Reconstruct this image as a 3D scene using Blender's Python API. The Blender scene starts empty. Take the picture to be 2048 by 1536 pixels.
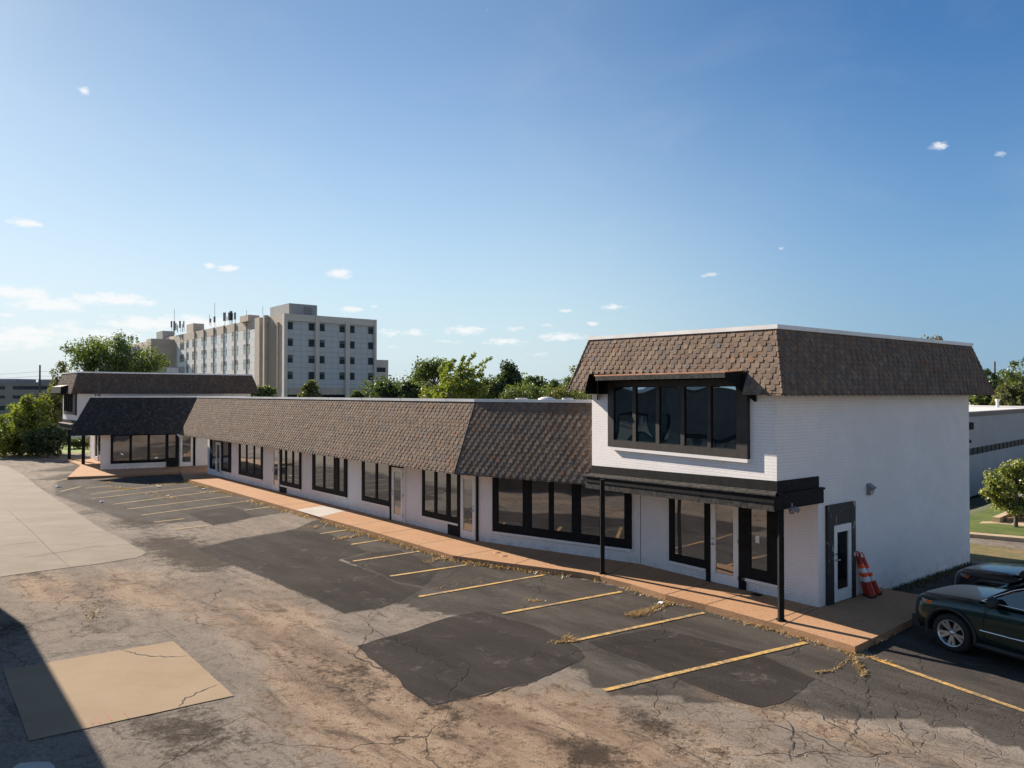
import bpy, bmesh, math, random
from mathutils import Vector, Matrix, Quaternion, noise as mnoise
random.seed(7)
R = math.radians
scene = bpy.context.scene
COL = scene.collection

# ------------------------------------------------------------------ survey
F, CX, CY = 1469.0, 1024.0, 768.0          # focal length and centre of the photograph, in its pixels
PITCH = math.atan(18 / F)
CAM = Vector((0, 0, 5.0))                  # metres above the shop pavement (z = 0); the lot lies at z = -0.15
LOT = -0.15
def ray(x, y):
    u, v = (x - CX) / F, (CY - y) / F
    return Vector((u, math.cos(PITCH) - v * math.sin(PITCH), math.sin(PITCH) + v * math.cos(PITCH)))
def G(x, y, z=LOT):
    d = ray(x, y)
    return CAM + d * ((z - CAM.z) / d.z)
def at(x, y, Y):
    d = ray(x, y)
    return CAM + d * (Y / d.y)
def V2(p): return Vector((p[0], p[1]))
def isect(p, d, q, e):
    den = d.x * e.y - d.y * e.x
    t = ((q.x - p.x) * e.y - (q.y - p.y) * e.x) / den
    return p + d * t

class Frame:
    """a vertical plane: u along it (left to right seen from outside), o outwards, z up"""
    def __init__(s, p, q):
        s.O = V2(p); s.L = (V2(q) - V2(p)).length
        s.a = (V2(q) - V2(p)).normalized(); s.n = Vector((s.a.y, -s.a.x))
    def pt(s, u, o, z):
        q = s.O + s.a * u + s.n * o
        return Vector((q.x, q.y, z))
    def tilted(s, dz0):
        t = Frame(s.O, s.O + s.a * s.L); base = t.pt
        t.pt = lambda u, o, z: base(u, o, z) + Vector((0, 0, dz0 * (1 - u / s.L)))
        return t
    def hit(s, x, y, o=0.0):
        d = ray(x, y); d2 = Vector((d.x, d.y))
        p = isect(Vector((0, 0)), d2, s.O + s.n * o, s.a)
        t = p.length / d2.length
        return (p - s.O).dot(s.a), CAM.z + d.z * t
    def u(s, x, o=0.0): return s.hit(x, 786, o)[0]

# ------------------------------------------------------------------ mesh builder
class MB:
    def __init__(s): s.v, s.f, s.m, s.uv, s.col, s.sm = [], [], [], [], [], []
    def face(s, pts, mat=0, uv=None, col=None, smooth=False):
        i = len(s.v); s.v.extend([Vector(p) for p in pts])
        s.f.append(list(range(i, i + len(pts)))); s.m.append(mat)
        s.uv.append(uv); s.col.append(col); s.sm.append(smooth)
    def mesh(s, verts, faces, mat=0, col=None, smooth=False):
        i = len(s.v); s.v.extend([Vector(p) for p in verts])
        for f in faces:
            s.f.append([i + k for k in f]); s.m.append(mat); s.uv.append(None); s.col.append(col); s.sm.append(smooth)
    def hexa(s, p, mat=0, col=None):
        # p: 8 points, bottom ring 0-3 (counter-clockwise from above), top ring 4-7
        s.mesh(p, [(3, 2, 1, 0), (4, 5, 6, 7), (0, 1, 5, 4), (1, 2, 6, 5), (2, 3, 7, 6), (3, 0, 4, 7)], mat, col)
    def box(s, lo, hi, mat=0, col=None):
        x0, y0, z0 = lo; x1, y1, z1 = hi
        s.hexa([(x0, y0, z0), (x1, y0, z0), (x1, y1, z0), (x0, y1, z0), (x0, y0, z1), (x1, y0, z1), (x1, y1, z1), (x0, y1, z1)], mat, col)
    def fbox(s, fr, u0, u1, o0, o1, z0, z1, mat=0, col=None):
        s.hexa([fr.pt(u0, o1, z0), fr.pt(u1, o1, z0), fr.pt(u1, o0, z0), fr.pt(u0, o0, z0),
                fr.pt(u0, o1, z1), fr.pt(u1, o1, z1), fr.pt(u1, o0, z1), fr.pt(u0, o0, z1)], mat, col)
    def fquad(s, fr, u0, u1, z0, z1, o, mat=0):
        s.face([fr.pt(u0, o, z0), fr.pt(u1, o, z0), fr.pt(u1, o, z1), fr.pt(u0, o, z1)], mat, [(u0, z0), (u1, z0), (u1, z1), (u0, z1)])
    def prism(s, poly, z0, z1, mat=0, top=True, bottom=False, topmat=None):
        n = len(poly); u = 0
        ar = sum(poly[i][0] * poly[(i + 1) % n][1] - poly[(i + 1) % n][0] * poly[i][1] for i in range(n))
        if ar < 0: poly = list(reversed(poly))
        for i in range(n):
            p, q = poly[i], poly[(i + 1) % n]; L = math.hypot(q[0] - p[0], q[1] - p[1])
            s.face([(p[0], p[1], z0), (q[0], q[1], z0), (q[0], q[1], z1), (p[0], p[1], z1)], mat, [(u, z0), (u + L, z0), (u + L, z1), (u, z1)])
            u += L
        tm = mat if topmat is None else topmat
        if top: s.face([(p[0], p[1], z1) for p in poly], tm, [(p[0], p[1]) for p in poly])
        if bottom: s.face([(p[0], p[1], z0) for p in reversed(poly)], mat, [(p[0], p[1]) for p in reversed(poly)])
    def tube(s, pts, r, n=8, mat=0, col=None, cap=True):
        pts = [Vector(p) for p in pts]; rs = r if isinstance(r, (list, tuple)) else [r] * len(pts)
        rings = []; ref = None
        for i, p in enumerate(pts):
            d = (pts[min(i + 1, len(pts) - 1)] - pts[max(i - 1, 0)]).normalized()
            if ref is None: ref = Vector((1, 0, 0)) if abs(d.x) < 0.8 else Vector((0, 1, 0))
            a = (ref - d * ref.dot(d)).normalized(); b = d.cross(a); ref = a
            rings.append([p + (a * math.cos(k * 2 * math.pi / n) + b * math.sin(k * 2 * math.pi / n)) * rs[i] for k in range(n)])
        vs = [q for rg in rings for q in rg]; fs = []
        for i in range(len(pts) - 1):
            for k in range(n):
                k2 = (k + 1) % n
                fs.append((i * n + k, i * n + k2, (i + 1) * n + k2, (i + 1) * n + k))
        s.mesh(vs, fs, mat, col, True)
        if cap:
            s.face(list(reversed(rings[0])), mat, None, col); s.face(rings[-1], mat, None, col)
    def lathe(s, prof, n=24, mat=0, M=None, smooth=True):
        # prof: (r, z) pairs turned about z, then moved by M
        vs = []
        for r, z in prof:
            for k in range(n):
                a = 2 * math.pi * k / n; p = Vector((r * math.cos(a), r * math.sin(a), z))
                vs.append(M @ p if M else p)
        fs = [(i * n + k, i * n + (k + 1) % n, (i + 1) * n + (k + 1) % n, (i + 1) * n + k) for i in range(len(prof) - 1) for k in range(n)]
        s.mesh(vs, fs, mat, None, smooth)
    def build(s, name, mats, parent=None, loc=None, local=False):
        top = parent
        while top is not None and top.parent is not None: top = top.parent
        off = Vector((0, 0, 0))
        if not local: off = Vector(loc) if loc is not None else (top.location if top is not None else Vector((0, 0, 0)))
        me = bpy.data.meshes.new(name)
        me.from_pydata([v - off for v in s.v], [], s.f)
        for m in (mats if isinstance(mats, (list, tuple)) else [mats]): me.materials.append(m)
        me.polygons.foreach_set('material_index', s.m); me.polygons.foreach_set('use_smooth', s.sm)
        if any(u is not None for u in s.uv):
            l = me.uv_layers.new(name='UVMap'); flat = []
            for f, u in zip(s.f, s.uv):
                for k in range(len(f)): flat.extend(u[k] if u is not None else (0.0, 0.0))
            l.data.foreach_set('uv', flat)
        if any(c is not None for c in s.col):
            at_ = me.attributes.new('Col', 'FLOAT_COLOR', 'CORNER'); flat = []
            for f, c in zip(s.f, s.col):
                c = c or (0.5, 0.5, 0.5)
                flat.extend((c[0], c[1], c[2], 1.0) * len(f))
            at_.data.foreach_set('color', flat)
        me.update()
        o = bpy.data.objects.new(name, me); COL.objects.link(o)
        if parent is not None: o.parent = parent
        elif loc is not None: o.location = loc
        return o

def thing(name, label, cat, loc, group=None, rz=0.0):
    o = bpy.data.objects.new(name, None); COL.objects.link(o)
    o.location = loc; o.rotation_euler = (0, 0, rz); o.empty_display_size = 0.3
    o['label'] = label; o['category'] = cat
    if group: o['group'] = group
    return o
def tag(o, label, cat, group=None):
    o['label'] = label; o['category'] = cat
    if group: o['group'] = group
    return o
def struct(o, kind='structure'): o['kind'] = kind; return o
def copy_tree(o, parent=None):
    c = o.copy(); COL.objects.link(c)
    if parent is not None: c.parent = parent
    for ch in list(o.children): copy_tree(ch, c)
    return c

# ------------------------------------------------------------------ materials
class NT:
    def __init__(s, name):
        s.m = bpy.data.materials.new(name); s.m.use_nodes = True
        s.t = s.m.node_tree; s.b = s.t.nodes['Principled BSDF']; s.out = s.t.nodes['Material Output']
    def n(s, typ, **kw):
        nd = s.t.nodes.new(typ)
        for k, v in kw.items():
            if k.startswith('i_'):
                key = k[2:]; key = int(key) if key.isdigit() else key.replace('_', ' ')
                if hasattr(v, 'is_output'): s.t.links.new(v, nd.inputs[key])
                else: nd.inputs[key].default_value = v
            else: setattr(nd, k, v)
        return nd
    def link(s, a, b): s.t.links.new(a, b)
    def coord(s, kind='Object', scale=(1, 1, 1)):
        c = s.n('ShaderNodeTexCoord').outputs[kind]
        if scale != (1, 1, 1):
            c = s.n('ShaderNodeMapping', i_Vector=c, i_Scale=scale).outputs[0]
        return c
    def noise(s, vec, scale, detail=4, rough=0.6, dist=0.0):
        return s.n('ShaderNodeTexNoise', i_Vector=vec, i_Scale=scale, i_Detail=detail, i_Roughness=rough, i_Distortion=dist).outputs['Fac']
    def math(s, op, a, b=0.0, c=0.0, clamp=False):
        nd = s.n('ShaderNodeMath', operation=op, i_0=a, i_1=b, i_2=c); nd.use_clamp = clamp; return nd.outputs[0]
    def ramp(s, fac, lo, hi, a=0.0, b=1.0):
        nd = s.n('ShaderNodeMapRange', interpolation_type='SMOOTHSTEP'); s_ = nd.inputs
        for k, v in (('Value', fac), ('From Min', lo), ('From Max', hi), ('To Min', a), ('To Max', b)):
            if hasattr(v, 'is_output'): s.link(v, s_[k])
            else: s_[k].default_value = v
        return nd.outputs[0]
    def mix(s, fac, a, b, mode='MIX'):
        nd = s.n('ShaderNodeMix', data_type='RGBA', blend_type=mode)
        for i, v in ((0, fac), (6, a), (7, b)):
            if hasattr(v, 'is_output'): s.link(v, nd.inputs[i])
            else: nd.inputs[i].default_value = (v if i == 0 else (*v, 1.0))
        return nd.outputs[2]
    def bump(s, h, strength=0.3, dist=0.02):
        nd = s.n('ShaderNodeBump', i_Height=h, i_Strength=strength, i_Distance=dist); s.link(nd.outputs[0], s.b.inputs['Normal']); return nd
    def set(s, col=None, rough=None, **kw):
        if col is not None:
            if hasattr(col, 'is_output'): s.link(col, s.b.inputs['Base Color'])
            else: s.b.inputs['Base Color'].default_value = (*col, 1)
        if rough is not None:
            if hasattr(rough, 'is_output'): s.link(rough, s.b.inputs['Roughness'])
            else: s.b.inputs['Roughness'].default_value = rough
        for k, v in kw.items(): s.b.inputs[k.replace('_', ' ')].default_value = v
        return s.m

def plain(name, col, rough=0.6, var=0.12, scale=3.0, bump=0.0, **kw):
    t = NT(name); c = t.coord()
    n1 = t.noise(c, scale, 6, 0.65)
    f = t.ramp(n1, 0.3, 0.7)
    colr = t.mix(f, tuple(x * (1 - var) for x in col), tuple(min(1, x * (1 + var)) for x in col))
    if bump: t.bump(t.noise(c, scale * 25, 3), bump, 0.01)
    return t.set(colr, rough, **kw)

def white_brick(name, tint=(0.85, 0.825, 0.815), wear=True):
    t = NT(name); uv = t.coord('UV'); oc = t.coord()
    br = t.n('ShaderNodeTexBrick', i_Vector=uv, i_Scale=1.0, i_Mortar_Size=0.006, i_Mortar_Smooth=0.35, i_Bias=0.0, i_Brick_Width=0.215, i_Row_Height=0.072)
    br.inputs['Color1'].default_value = (0.35, 0.35, 0.35, 1); br.inputs['Color2'].default_value = (0.65, 0.65, 0.65, 1)
    per = t.n('ShaderNodeSeparateColor', i_0=br.outputs['Color']).outputs[0]
    mort = br.outputs['Fac']
    big = t.noise(oc, 0.9, 6, 0.7)
    base = t.mix(t.ramp(big, 0.3, 0.75), tuple(x * 0.90 for x in tint), tint)
    base = t.mix(t.math('MULTIPLY', per, 0.10), base, (0.62, 0.58, 0.56))
    base = t.mix(t.math('MULTIPLY', mort, 0.20), base, (0.50, 0.47, 0.45))
    z = t.n('ShaderNodeSeparateXYZ', i_0=uv).outputs[1]
    if wear:
        low = t.ramp(z, 0.0, 0.7, 1.0, 0.0)
        w = t.math('MULTIPLY', low, t.ramp(t.noise(oc, 2.4, 5, 0.7), 0.50, 0.72))
        crk = t.math('MULTIPLY', w, mort)
        base = t.mix(t.math('MULTIPLY', crk, 0.9, clamp=True), base, (0.10, 0.08, 0.07))
        bare = t.math('MULTIPLY', t.ramp(per, 0.62, 0.66), t.math('MULTIPLY', t.ramp(z, 0.10, 0.35, 1.0, 0.0), t.ramp(t.noise(oc, 1.1, 3), 0.60, 0.66)))
        base = t.mix(bare, base, (0.22, 0.075, 0.05))
        grime = t.math('MULTIPLY', t.ramp(z, -0.05, 0.35, 1.0, 0.0), t.ramp(t.noise(oc, 5, 6, 0.75), 0.40, 0.75))
        base = t.mix(t.math('MULTIPLY', grime, 0.55), base, (0.36, 0.30, 0.25))
    h = t.math('SUBTRACT', t.math('ADD', t.math('MULTIPLY', per, 0.35), t.math('MULTIPLY', t.noise(oc, 40, 3), 0.35)), mort)
    t.bump(h, 0.75, 0.010)
    return t.set(base, 0.75, Specular_IOR_Level=.2)

def glass_mat(name, dark=(0.03, 0.03, 0.032), refl=0.30, rough=0.02, wave=0.004, tint=(0.95, 0.97, 1.0), soft_refl=0.0, soft_refl_col=(0.20, 0.19, 0.18)):
    t = NT(name); c = t.coord()
    fr = t.n('ShaderNodeFresnel', i_IOR=1.5).outputs[0]
    k = t.math('ADD', t.math('MULTIPLY', fr, 1.0), refl, clamp=True)
    gl = t.n('ShaderNodeBsdfGlossy', i_Roughness=rough); gl.inputs['Color'].default_value = (*tint, 1)
    bm = t.n('ShaderNodeBump', i_Height=t.noise(c, 0.7, 1, 0.4), i_Strength=1.0, i_Distance=wave)
    t.link(bm.outputs[0], gl.inputs['Normal'])
    d = t.n('ShaderNodeBsdfDiffuse')
    cc = t.mix(t.math('MULTIPLY', t.ramp(t.noise(c, 1.3, 4), 0.3, 0.8), soft_refl), dark, soft_refl_col)  # patches of soft grey reflection mixed into the diffuse colour
    t.link(cc, d.inputs['Color'])
    mx = t.n('ShaderNodeMixShader', i_0=k); t.link(d.outputs[0], mx.inputs[1]); t.link(gl.outputs[0], mx.inputs[2])
    t.link(mx.outputs[0], t.out.inputs['Surface'])
    return t.m

def col_attr(name, rough=0.85, grain=0.25, bump=0.3, gscale=60, mul=1.0):
    t = NT(name); c = t.coord()
    a = t.n('ShaderNodeAttribute', attribute_name='Col').outputs['Color']
    n1 = t.noise(c, gscale, 3, 0.7); n2 = t.noise(c, 0.5, 4)
    f = t.math('ADD', t.math('MULTIPLY', n1, grain), t.math('MULTIPLY', n2, 0.25))
    f = t.math('ADD', f, 1.0 - grain * 0.5 - 0.125)
    mm = t.n('ShaderNodeVectorMath', operation='SCALE'); t.link(a, mm.inputs[0]); t.link(t.math('MULTIPLY', f, mul), mm.inputs['Scale'])
    if bump: t.bump(n1, bump, 0.006)
    return t.set(mm.outputs[0], rough, Specular_IOR_Level=.12)

def leaf_mat(name, tc=(1.35, 1.40, .6)):
    t = NT(name)
    a = t.n('ShaderNodeAttribute', attribute_name='Col').outputs['Color']
    d = t.n('ShaderNodeBsdfDiffuse'); tr = t.n('ShaderNodeBsdfTranslucent')
    g = t.n('ShaderNodeBsdfGlossy', i_Roughness=0.45)
    t.link(a, d.inputs['Color'])
    t.link(t.mix(1.0, a, tc, 'MULTIPLY'), tr.inputs['Color'])
    mx = t.n('ShaderNodeMixShader', i_0=0.42); t.link(d.outputs[0], mx.inputs[1]); t.link(tr.outputs[0], mx.inputs[2])
    m2 = t.n('ShaderNodeMixShader', i_0=0.05); t.link(mx.outputs[0], m2.inputs[1]); t.link(g.outputs[0], m2.inputs[2])
    t.link(m2.outputs[0], t.out.inputs['Surface'])
    return t.m

M = {}
M['brick'] = white_brick('white_painted_brick')
M['brick_up'] = white_brick('white_painted_brick_upper', wear=False)
M['black'] = plain('black_paint', (0.012, 0.0125, 0.0135), 0.65, 0.35, 6, 0.1, Specular_IOR_Level=.12)
M['weathered'] = plain('weathered_black_board', (0.045, 0.044, 0.042), 0.8, 0.6, 9, 0.3, Specular_IOR_Level=.1)
M['black_up'] = plain('sunlit_black_paint', (0.034, 0.030, 0.028), 0.55, 0.25, 5, 0.1, Specular_IOR_Level=.3)  # lighter copy of the black paint, sunlight put into its colour
M['white'] = plain('white_door_paint', (0.72, 0.72, 0.71), 0.4, 0.05, 4)
M['trim'] = plain('white_metal_coping', (0.70, 0.69, 0.68), 0.4, 0.10, 1.5)
M['soffit'] = plain('white_soffit', (0.62, 0.60, 0.58), 0.7, 0.1, 2)
M['flatroof'] = plain('flat_roof_membrane', (0.40, 0.38, 0.35), 0.8, 0.2, 0.5)
M['shingle'] = col_attr('roof_shingles', 0.9, 0.55, 0.5, 90)
M['glass'] = glass_mat('shop_window_glass', (0.055, 0.050, 0.046), 0.24, 0.03, 0.010, soft_refl=0.7, soft_refl_col=(0.13, 0.12, 0.112))
M['glass_up'] = glass_mat('upper_window_glass', (0.005, 0.014, 0.018), 0.42, 0.01, 0.02, (0.58, 0.80, 0.95))
M['steel'] = plain('brushed_steel', (0.45, 0.45, 0.45), 0.3, 0.1, 5, Metallic=0.9)
M['grey_metal'] = plain('grey_metal', (0.20, 0.20, 0.21), 0.5, 0.15, 3)
M['lens'] = plain('lamp_lens', (0.45, 0.42, 0.36), 0.2, 0.1, 5)
M['copper'] = plain('rusty_flashing', (0.28, 0.13, 0.07), 0.6, 0.3, 4)
M['leaf'] = leaf_mat('foliage')
M['bark'] = plain('bark', (0.10, 0.08, 0.065), 0.9, 0.35, 4, 0.5)
# ------------------------------------------------------------------ roofs
SH = [((.132, .101, .084), 10), ((.148, .115, .096), 9), ((.115, .090, .077), 8), ((.168, .128, .098), 4), ((.160, .096, .066), 1.6), ((.105, .098, .098), 2.4), ((.126, .094, .076), 6)]
SH = [((c[0], c[1] * .97, c[2] * .90), w) for c, w in SH]
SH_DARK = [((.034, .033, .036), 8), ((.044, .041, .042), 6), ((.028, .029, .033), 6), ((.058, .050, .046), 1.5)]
def shingle_col(S=None):
    S = S or SH
    r = random.random() * sum(w for _, w in S)
    for c, w in S:
        r -= w
        if r <= 0: break
    k = random.uniform(1.10, 1.38)
    return tuple(x * k for x in c)
def shingles(mb, E0, E1, T0, T1, ze, zt, expo=0.128, tab=0.128, dz=(0, 0), hole=None, S_=None):
    E0, E1, T0, T1 = [Vector((p[0], p[1], z)) for p, z in ((E0, ze + dz[0]), (E1, ze + dz[1]), (T0, zt + dz[0]), (T1, zt + dz[1]))]
    U = (E1 - E0).normalized(); N = U.cross((T0 - E0)).normalized(); V = N.cross(U)
    S = (T0 - E0).dot(V)
    l0, l1, r0, r1 = 0.0, (T0 - E0).dot(U), (E1 - E0).dot(U), (T1 - E0).dot(U)
    uL = lambda s: l0 + (l1 - l0) * s / S
    uR = lambda s: r0 + (r1 - r0) * s / S
    P = lambda u, s, n: E0 + U * u + V * s + N * n
    D_ = (.05, .042, .038)
    def strip_(ua, ub, ua1, ub1, sa, sb): mb.face([P(ua, sa, 0), P(ub, sa, 0), P(ub1, sb, 0), P(ua1, sb, 0)], 0, None, D_)
    if hole:
        h0, h1, hs = hole; strip_(l0, h0, uL(hs), h0, 0, hs); strip_(h1, r0, h1, uR(hs), 0, hs); strip_(uL(hs), uR(hs), l1, r1, hs, S); lips = [(l0, h0), (h1, r0)]
    else: strip_(l0, r0, l1, r1, 0, S); lips = [(l0, r0)]
    for a, b in lips: mb.face([P(a, 0, 0.03), P(a, 0, -0.02), P(b, 0, -0.02), P(b, 0, 0.03)], 0, None, D_)
    rows = int(S / expo) + 1; ln = max(uR(0), uR(S)) + 1; u_min = min(uL(0), uL(S)) - 1
    for r in range(rows):
        s0 = r * expo; top = min(S, s0 + expo * 1.75)
        if s0 >= S - 0.02: break
        u = u_min - random.uniform(0, 0.012) + (r % 4) * tab * 0.5
        k = 0
        while u < ln:
            w = tab * random.uniform(0.97, 1.03)
            tooth = (k % 2 == 0); k += 1
            sb = max(0.0 if r == 0 else -9, s0 - (expo * 0.42 if tooth else 0.0)) if r else -0.035
            if r == 0 and tooth: sb = -0.045
            nb = 0.025 if tooth else 0.013; ntp = 0.004
            sm = (sb + top) / 2
            a0, b0 = max(u, uL(max(0, sb))), min(u + w, uR(max(0, sb)))
            a1, b1 = max(u, uL(top)), min(u + w, uR(top))
            if hole and s0 < hole[2] - .03 and u + w / 2 > hole[0] and u + w / 2 < hole[1]: u += w; continue
            if b0 - a0 > 0.012 or b1 - a1 > 0.012:
                b0 = max(a0, b0); b1 = max(a1, b1)
                c = shingle_col(S_); nb += random.uniform(-.003, .004)
                p0, p1, p2, p3 = P(a0, sb, nb), P(b0, sb, nb), P(b1, top, ntp), P(a1, top, ntp)
                q0, q1, q2, q3 = P(a0, sb, 0), P(b0, sb, 0), P(b1, top, 0), P(a1, top, 0)
                mb.face([p0, p1, p2, p3], 0, None, c)
                d = tuple(x * 0.55 for x in c)          # edge faces darkened: the step shadow of each tab put into colour
                mb.face([q0, q1, p1, p0], 0, None, d)
                mb.face([q1, q2, p2, p1], 0, None, d); mb.face([q3, q0, p0, p3], 0, None, d)
            u += w
def offset_line(fr, d): return fr.O + fr.n * d, fr.a
def hip_cap(mb, E, T, ze, zt):
    a, b = Vector((E.x, E.y, ze)), Vector((T.x, T.y, zt)); n = max(3, int((b - a).length / 0.14))
    for i in range(n):
        p, q = a.lerp(b, i / n), a.lerp(b, (i + 1.35) / n if i < n - 1 else 1.0)
        c = shingle_col(); mb.tube([p, q], [0.05, 0.028], 6, 0, c, True)
def coping(mb, pts, z0, z1, out=0.05, inn=0.12, closed=False, dz=None):
    dz = dz or [0] * len(pts)
    # metal cap along a polyline of plan points whose outside is on the right hand
    n = len(pts); ns = []
    segs = [(pts[i + 1] - pts[i]).normalized() for i in range(n - 1)]
    if closed: segs.append((pts[0] - pts[-1]).normalized())
    for i in range(n):
        if closed: a, b = segs[i - 1], segs[i]
        else: a, b = segs[max(0, i - 1)], segs[min(n - 2, i)]
        na, nb = Vector((a.y, -a.x)), Vector((b.y, -b.x)); m = (na + nb).normalized(); ns.append(m / max(0.3, m.dot(na)))
    for i in range(n if closed else n - 1):
        j = (i + 1) % n; p, q = pts[i], pts[j]
        po, qo, pi, qi = p + ns[i] * out, q + ns[j] * out, p - ns[i] * inn, q - ns[j] * inn
        mb.hexa([(*po, z0 + dz[i]), (*qo, z0 + dz[j]), (*qi, z0 + dz[j]), (*pi, z0 + dz[i]), (*po, z1 + dz[i]), (*qo, z1 + dz[j]), (*qi, z1 + dz[j]), (*pi, z1 + dz[i])])
        L = (q - p).length; k = 3.0 if not any(dz) else 1e9         # cover straps where the lengths of metal meet
        while k < L - 0.5:
            f = p.lerp(q, k / L); g = p.lerp(q, (k + 0.09) / L); o_ = ns[i] * (out + 0.004)
            if i == 0 or True:
                nn = Vector(((q - p).normalized().y, -(q - p).normalized().x)); a_, b_ = f + nn * (out + 0.004), g + nn * (out + 0.004)
                mb.hexa([(*a_, z0 - .004), (*b_, z0 - .004), (*(g - nn * inn), z0 - .004), (*(f - nn * inn), z0 - .004), (*a_, z1 + .004), (*b_, z1 + .004), (*(g - nn * inn), z1 + .004), (*(f - nn * inn), z1 + .004)])
            k += 3.05

# ------------------------------------------------------------------ windows and doors
def window(parent, fr, x0, x1, zb, zt, panes, glass='glass', frame='black', sill=True, o1=0.060, go=0.032, px=True, inner=True, name='window'):
    U = (lambda x: fr.u(x, 0.05)) if px else (lambda x: x)
    u0, u1 = U(x0), U(x1); mb = MB(); gb = MB(); ib = MB()
    cur = u0
    for p in panes:
        a, b = U(p[0]), U(p[1]); pb = p[2] if len(p) > 2 else zb + 0.17; pt = p[3] if len(p) > 3 else zt - 0.12
        mb.fbox(fr, cur, a, 0.0, o1, zb, zt)
        mb.fbox(fr, a, b, 0.0, o1, zb, pb); mb.fbox(fr, a, b, 0.0, o1, pt, zt)
        gb.fquad(fr, a, b, pb, pt, go)
        if inner:                                              # glazing bead round the pane
            w = 0.018; oo = o1 - 0.012
            mb.fbox(fr, a, a + w, go + .002, oo, pb, pt, 1); mb.fbox(fr, b - w, b, go + .002, oo, pb, pt, 1)
            mb.fbox(fr, a + w, b - w, go + .002, oo, pb, pb + w, 1); mb.fbox(fr, a + w, b - w, go + .002, oo, pt - w, pt, 1)
        cur = b
    mb.fbox(fr, cur, u1, 0.0, o1, zb, zt)
    w = mb.build(name, [M[frame], M['black']], parent)
    gb.build('glass', M[glass], w)
    if sill:
        sb = MB(); sb.fbox(fr, u0 + 0.02, u1 - 0.02, 0.0, 0.07, zb - 0.075, zb - 0.003)
        sb.build('sill', M['white'], w)
    return w
def door(parent, fr, x0, x1, zb, zt, hinge='right', glass='glass', o1=0.075, px=True, lead=None):
    U = (lambda x: fr.u(x, 0.05)) if px else (lambda x: x)
    u0, u1 = U(x0), U(x1); W = u1 - u0; st = min(0.15, W * 0.17); mb = MB(); gb = MB(); hb = MB()
    mb.fbox(fr, u0, u0 + st, 0.0, o1, zb, zt); mb.fbox(fr, u1 - st, u1, 0.0, o1, zb, zt)
    mb.fbox(fr, u0 + st, u1 - st, 0.0, o1, zb, zb + 0.27); mb.fbox(fr, u0 + st, u1 - st, 0.0, o1, zt - 0.17, zt)
    gb.fquad(fr, u0 + st, u1 - st, zb + 0.27, zt - 0.17, o1 - 0.03)
    d = mb.build('door', M['white'], parent)
    gb.build('glass', M[glass], d)
    hu = u0 + st * 0.5 if hinge == 'right' else u1 - st * 0.5; s = 1 if hinge == 'right' else -1
    hb.tube([fr.pt(hu, o1, zb + 1.0), fr.pt(hu, o1 + 0.05, zb + 1.0)], 0.028, 10)
    hb.tube([fr.pt(hu - 0.01 * s, o1 + 0.05, zb + 1.0), fr.pt(hu + 0.10 * s, o1 + 0.055, zb + 1.0)], 0.012, 8)
    hb.build('handle', M['steel'], d)
    hb = MB(); hb.tube([fr.pt(hu, o1, zb + 1.14), fr.pt(hu, o1 + 0.025, zb + 1.14)], 0.028, 10); hb.build('lock', M['steel'], d)
    hg = u1 if hinge == 'right' else u0
    for z in (zb + 0.25, zb + (zt - zb) / 2, zt - 0.25):
        xb = MB(); xb.tube([fr.pt(hg, o1 + 0.006, z - 0.05), fr.pt(hg, o1 + 0.006, z + 0.05)], 0.011, 6); xb.build('hinge', M['grey_metal'], d)
    return d
def board(parent, fr, x0, x1, zb, zt, o0=0.0, o1=0.06, mat='black', name='door_frame', px=True):
    U = (lambda x: fr.u(x, 0.05)) if px else (lambda x: x)
    mb = MB(); mb.fbox(fr, U(x0), U(x1), o0, o1, zb, zt); return mb.build(name, M[mat], parent)

# ================================================================== right block
LR, LL, BR = G(1637, 1215, 0), G(1281, 1128, 0), G(1940, 1117, 0)
side_dir = (V2(BR) - V2(LR)).normalized()
d_ = ray(1553, 786); UR = isect(Vector((0, 0)), Vector((d_.x, d_.y)), V2(LR), side_dir)
NU = R(213.5); aU = Vector((-math.sin(NU), math.cos(NU)))
d_ = ray(1184, 786); UL = isect(Vector((0, 0)), Vector((d_.x, d_.y)), UR, aU); UBR = V2(BR); UBL = UL + (UBR - UR)
FU = Frame(UL, UR); FS = Frame(UR, UBR); FL = Frame(LL, LR); FSL = Frame(LR, UBR)
rb = thing('two_storey_shop', 'tall white brick shop with overhanging upper storey, brown shingle mansard and wide hooded window', 'building', (LR.x, LR.y, 0))
w = MB()
DB = -.17                                                            # the overhang sags a little towards its left end
zz = {0: 3.0 + DB, 1: 3.0, 2: 3.0, 3: 3.0 + DB}; pp = [UL, UR, UBR, UBL]; u_ = 0
for i in range(4):
    p, q, j = pp[i], pp[(i + 1) % 4], (i + 1) % 4; L_ = (q - p).length
    w.face([(*p, zz[i]), (*q, zz[j]), (*q, 6.3), (*p, 6.3)], 0, [(u_, zz[i]), (u_ + L_, zz[j]), (u_ + L_, 6.3), (u_, 6.3)]); u_ += L_
w.face([(*pp[i], zz[i]) for i in (3, 2, 1, 0)])
w.build('upper_wall', M['brick_up'], rb)
w = MB(); w.prism([tuple(V2(LL)), tuple(V2(LR)), tuple(UBR), tuple(UBL)], -0.15, 2.999, 0, top=False); w.build('wall', M['brick'], rb)
OV = 0.5; ZE, ZT = 4.98, 6.42
def ring(pts, d):
    n = len(pts); out = []
    for i in range(n):
        a, b = (pts[i] - pts[i - 1]).normalized(), (pts[(i + 1) % n] - pts[i]).normalized()
        na, nb = Vector((a.y, -a.x)), Vector((b.y, -b.x))
        out.append(isect(pts[i] + na * d, a, pts[i] + nb * d, b))
    return out
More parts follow.
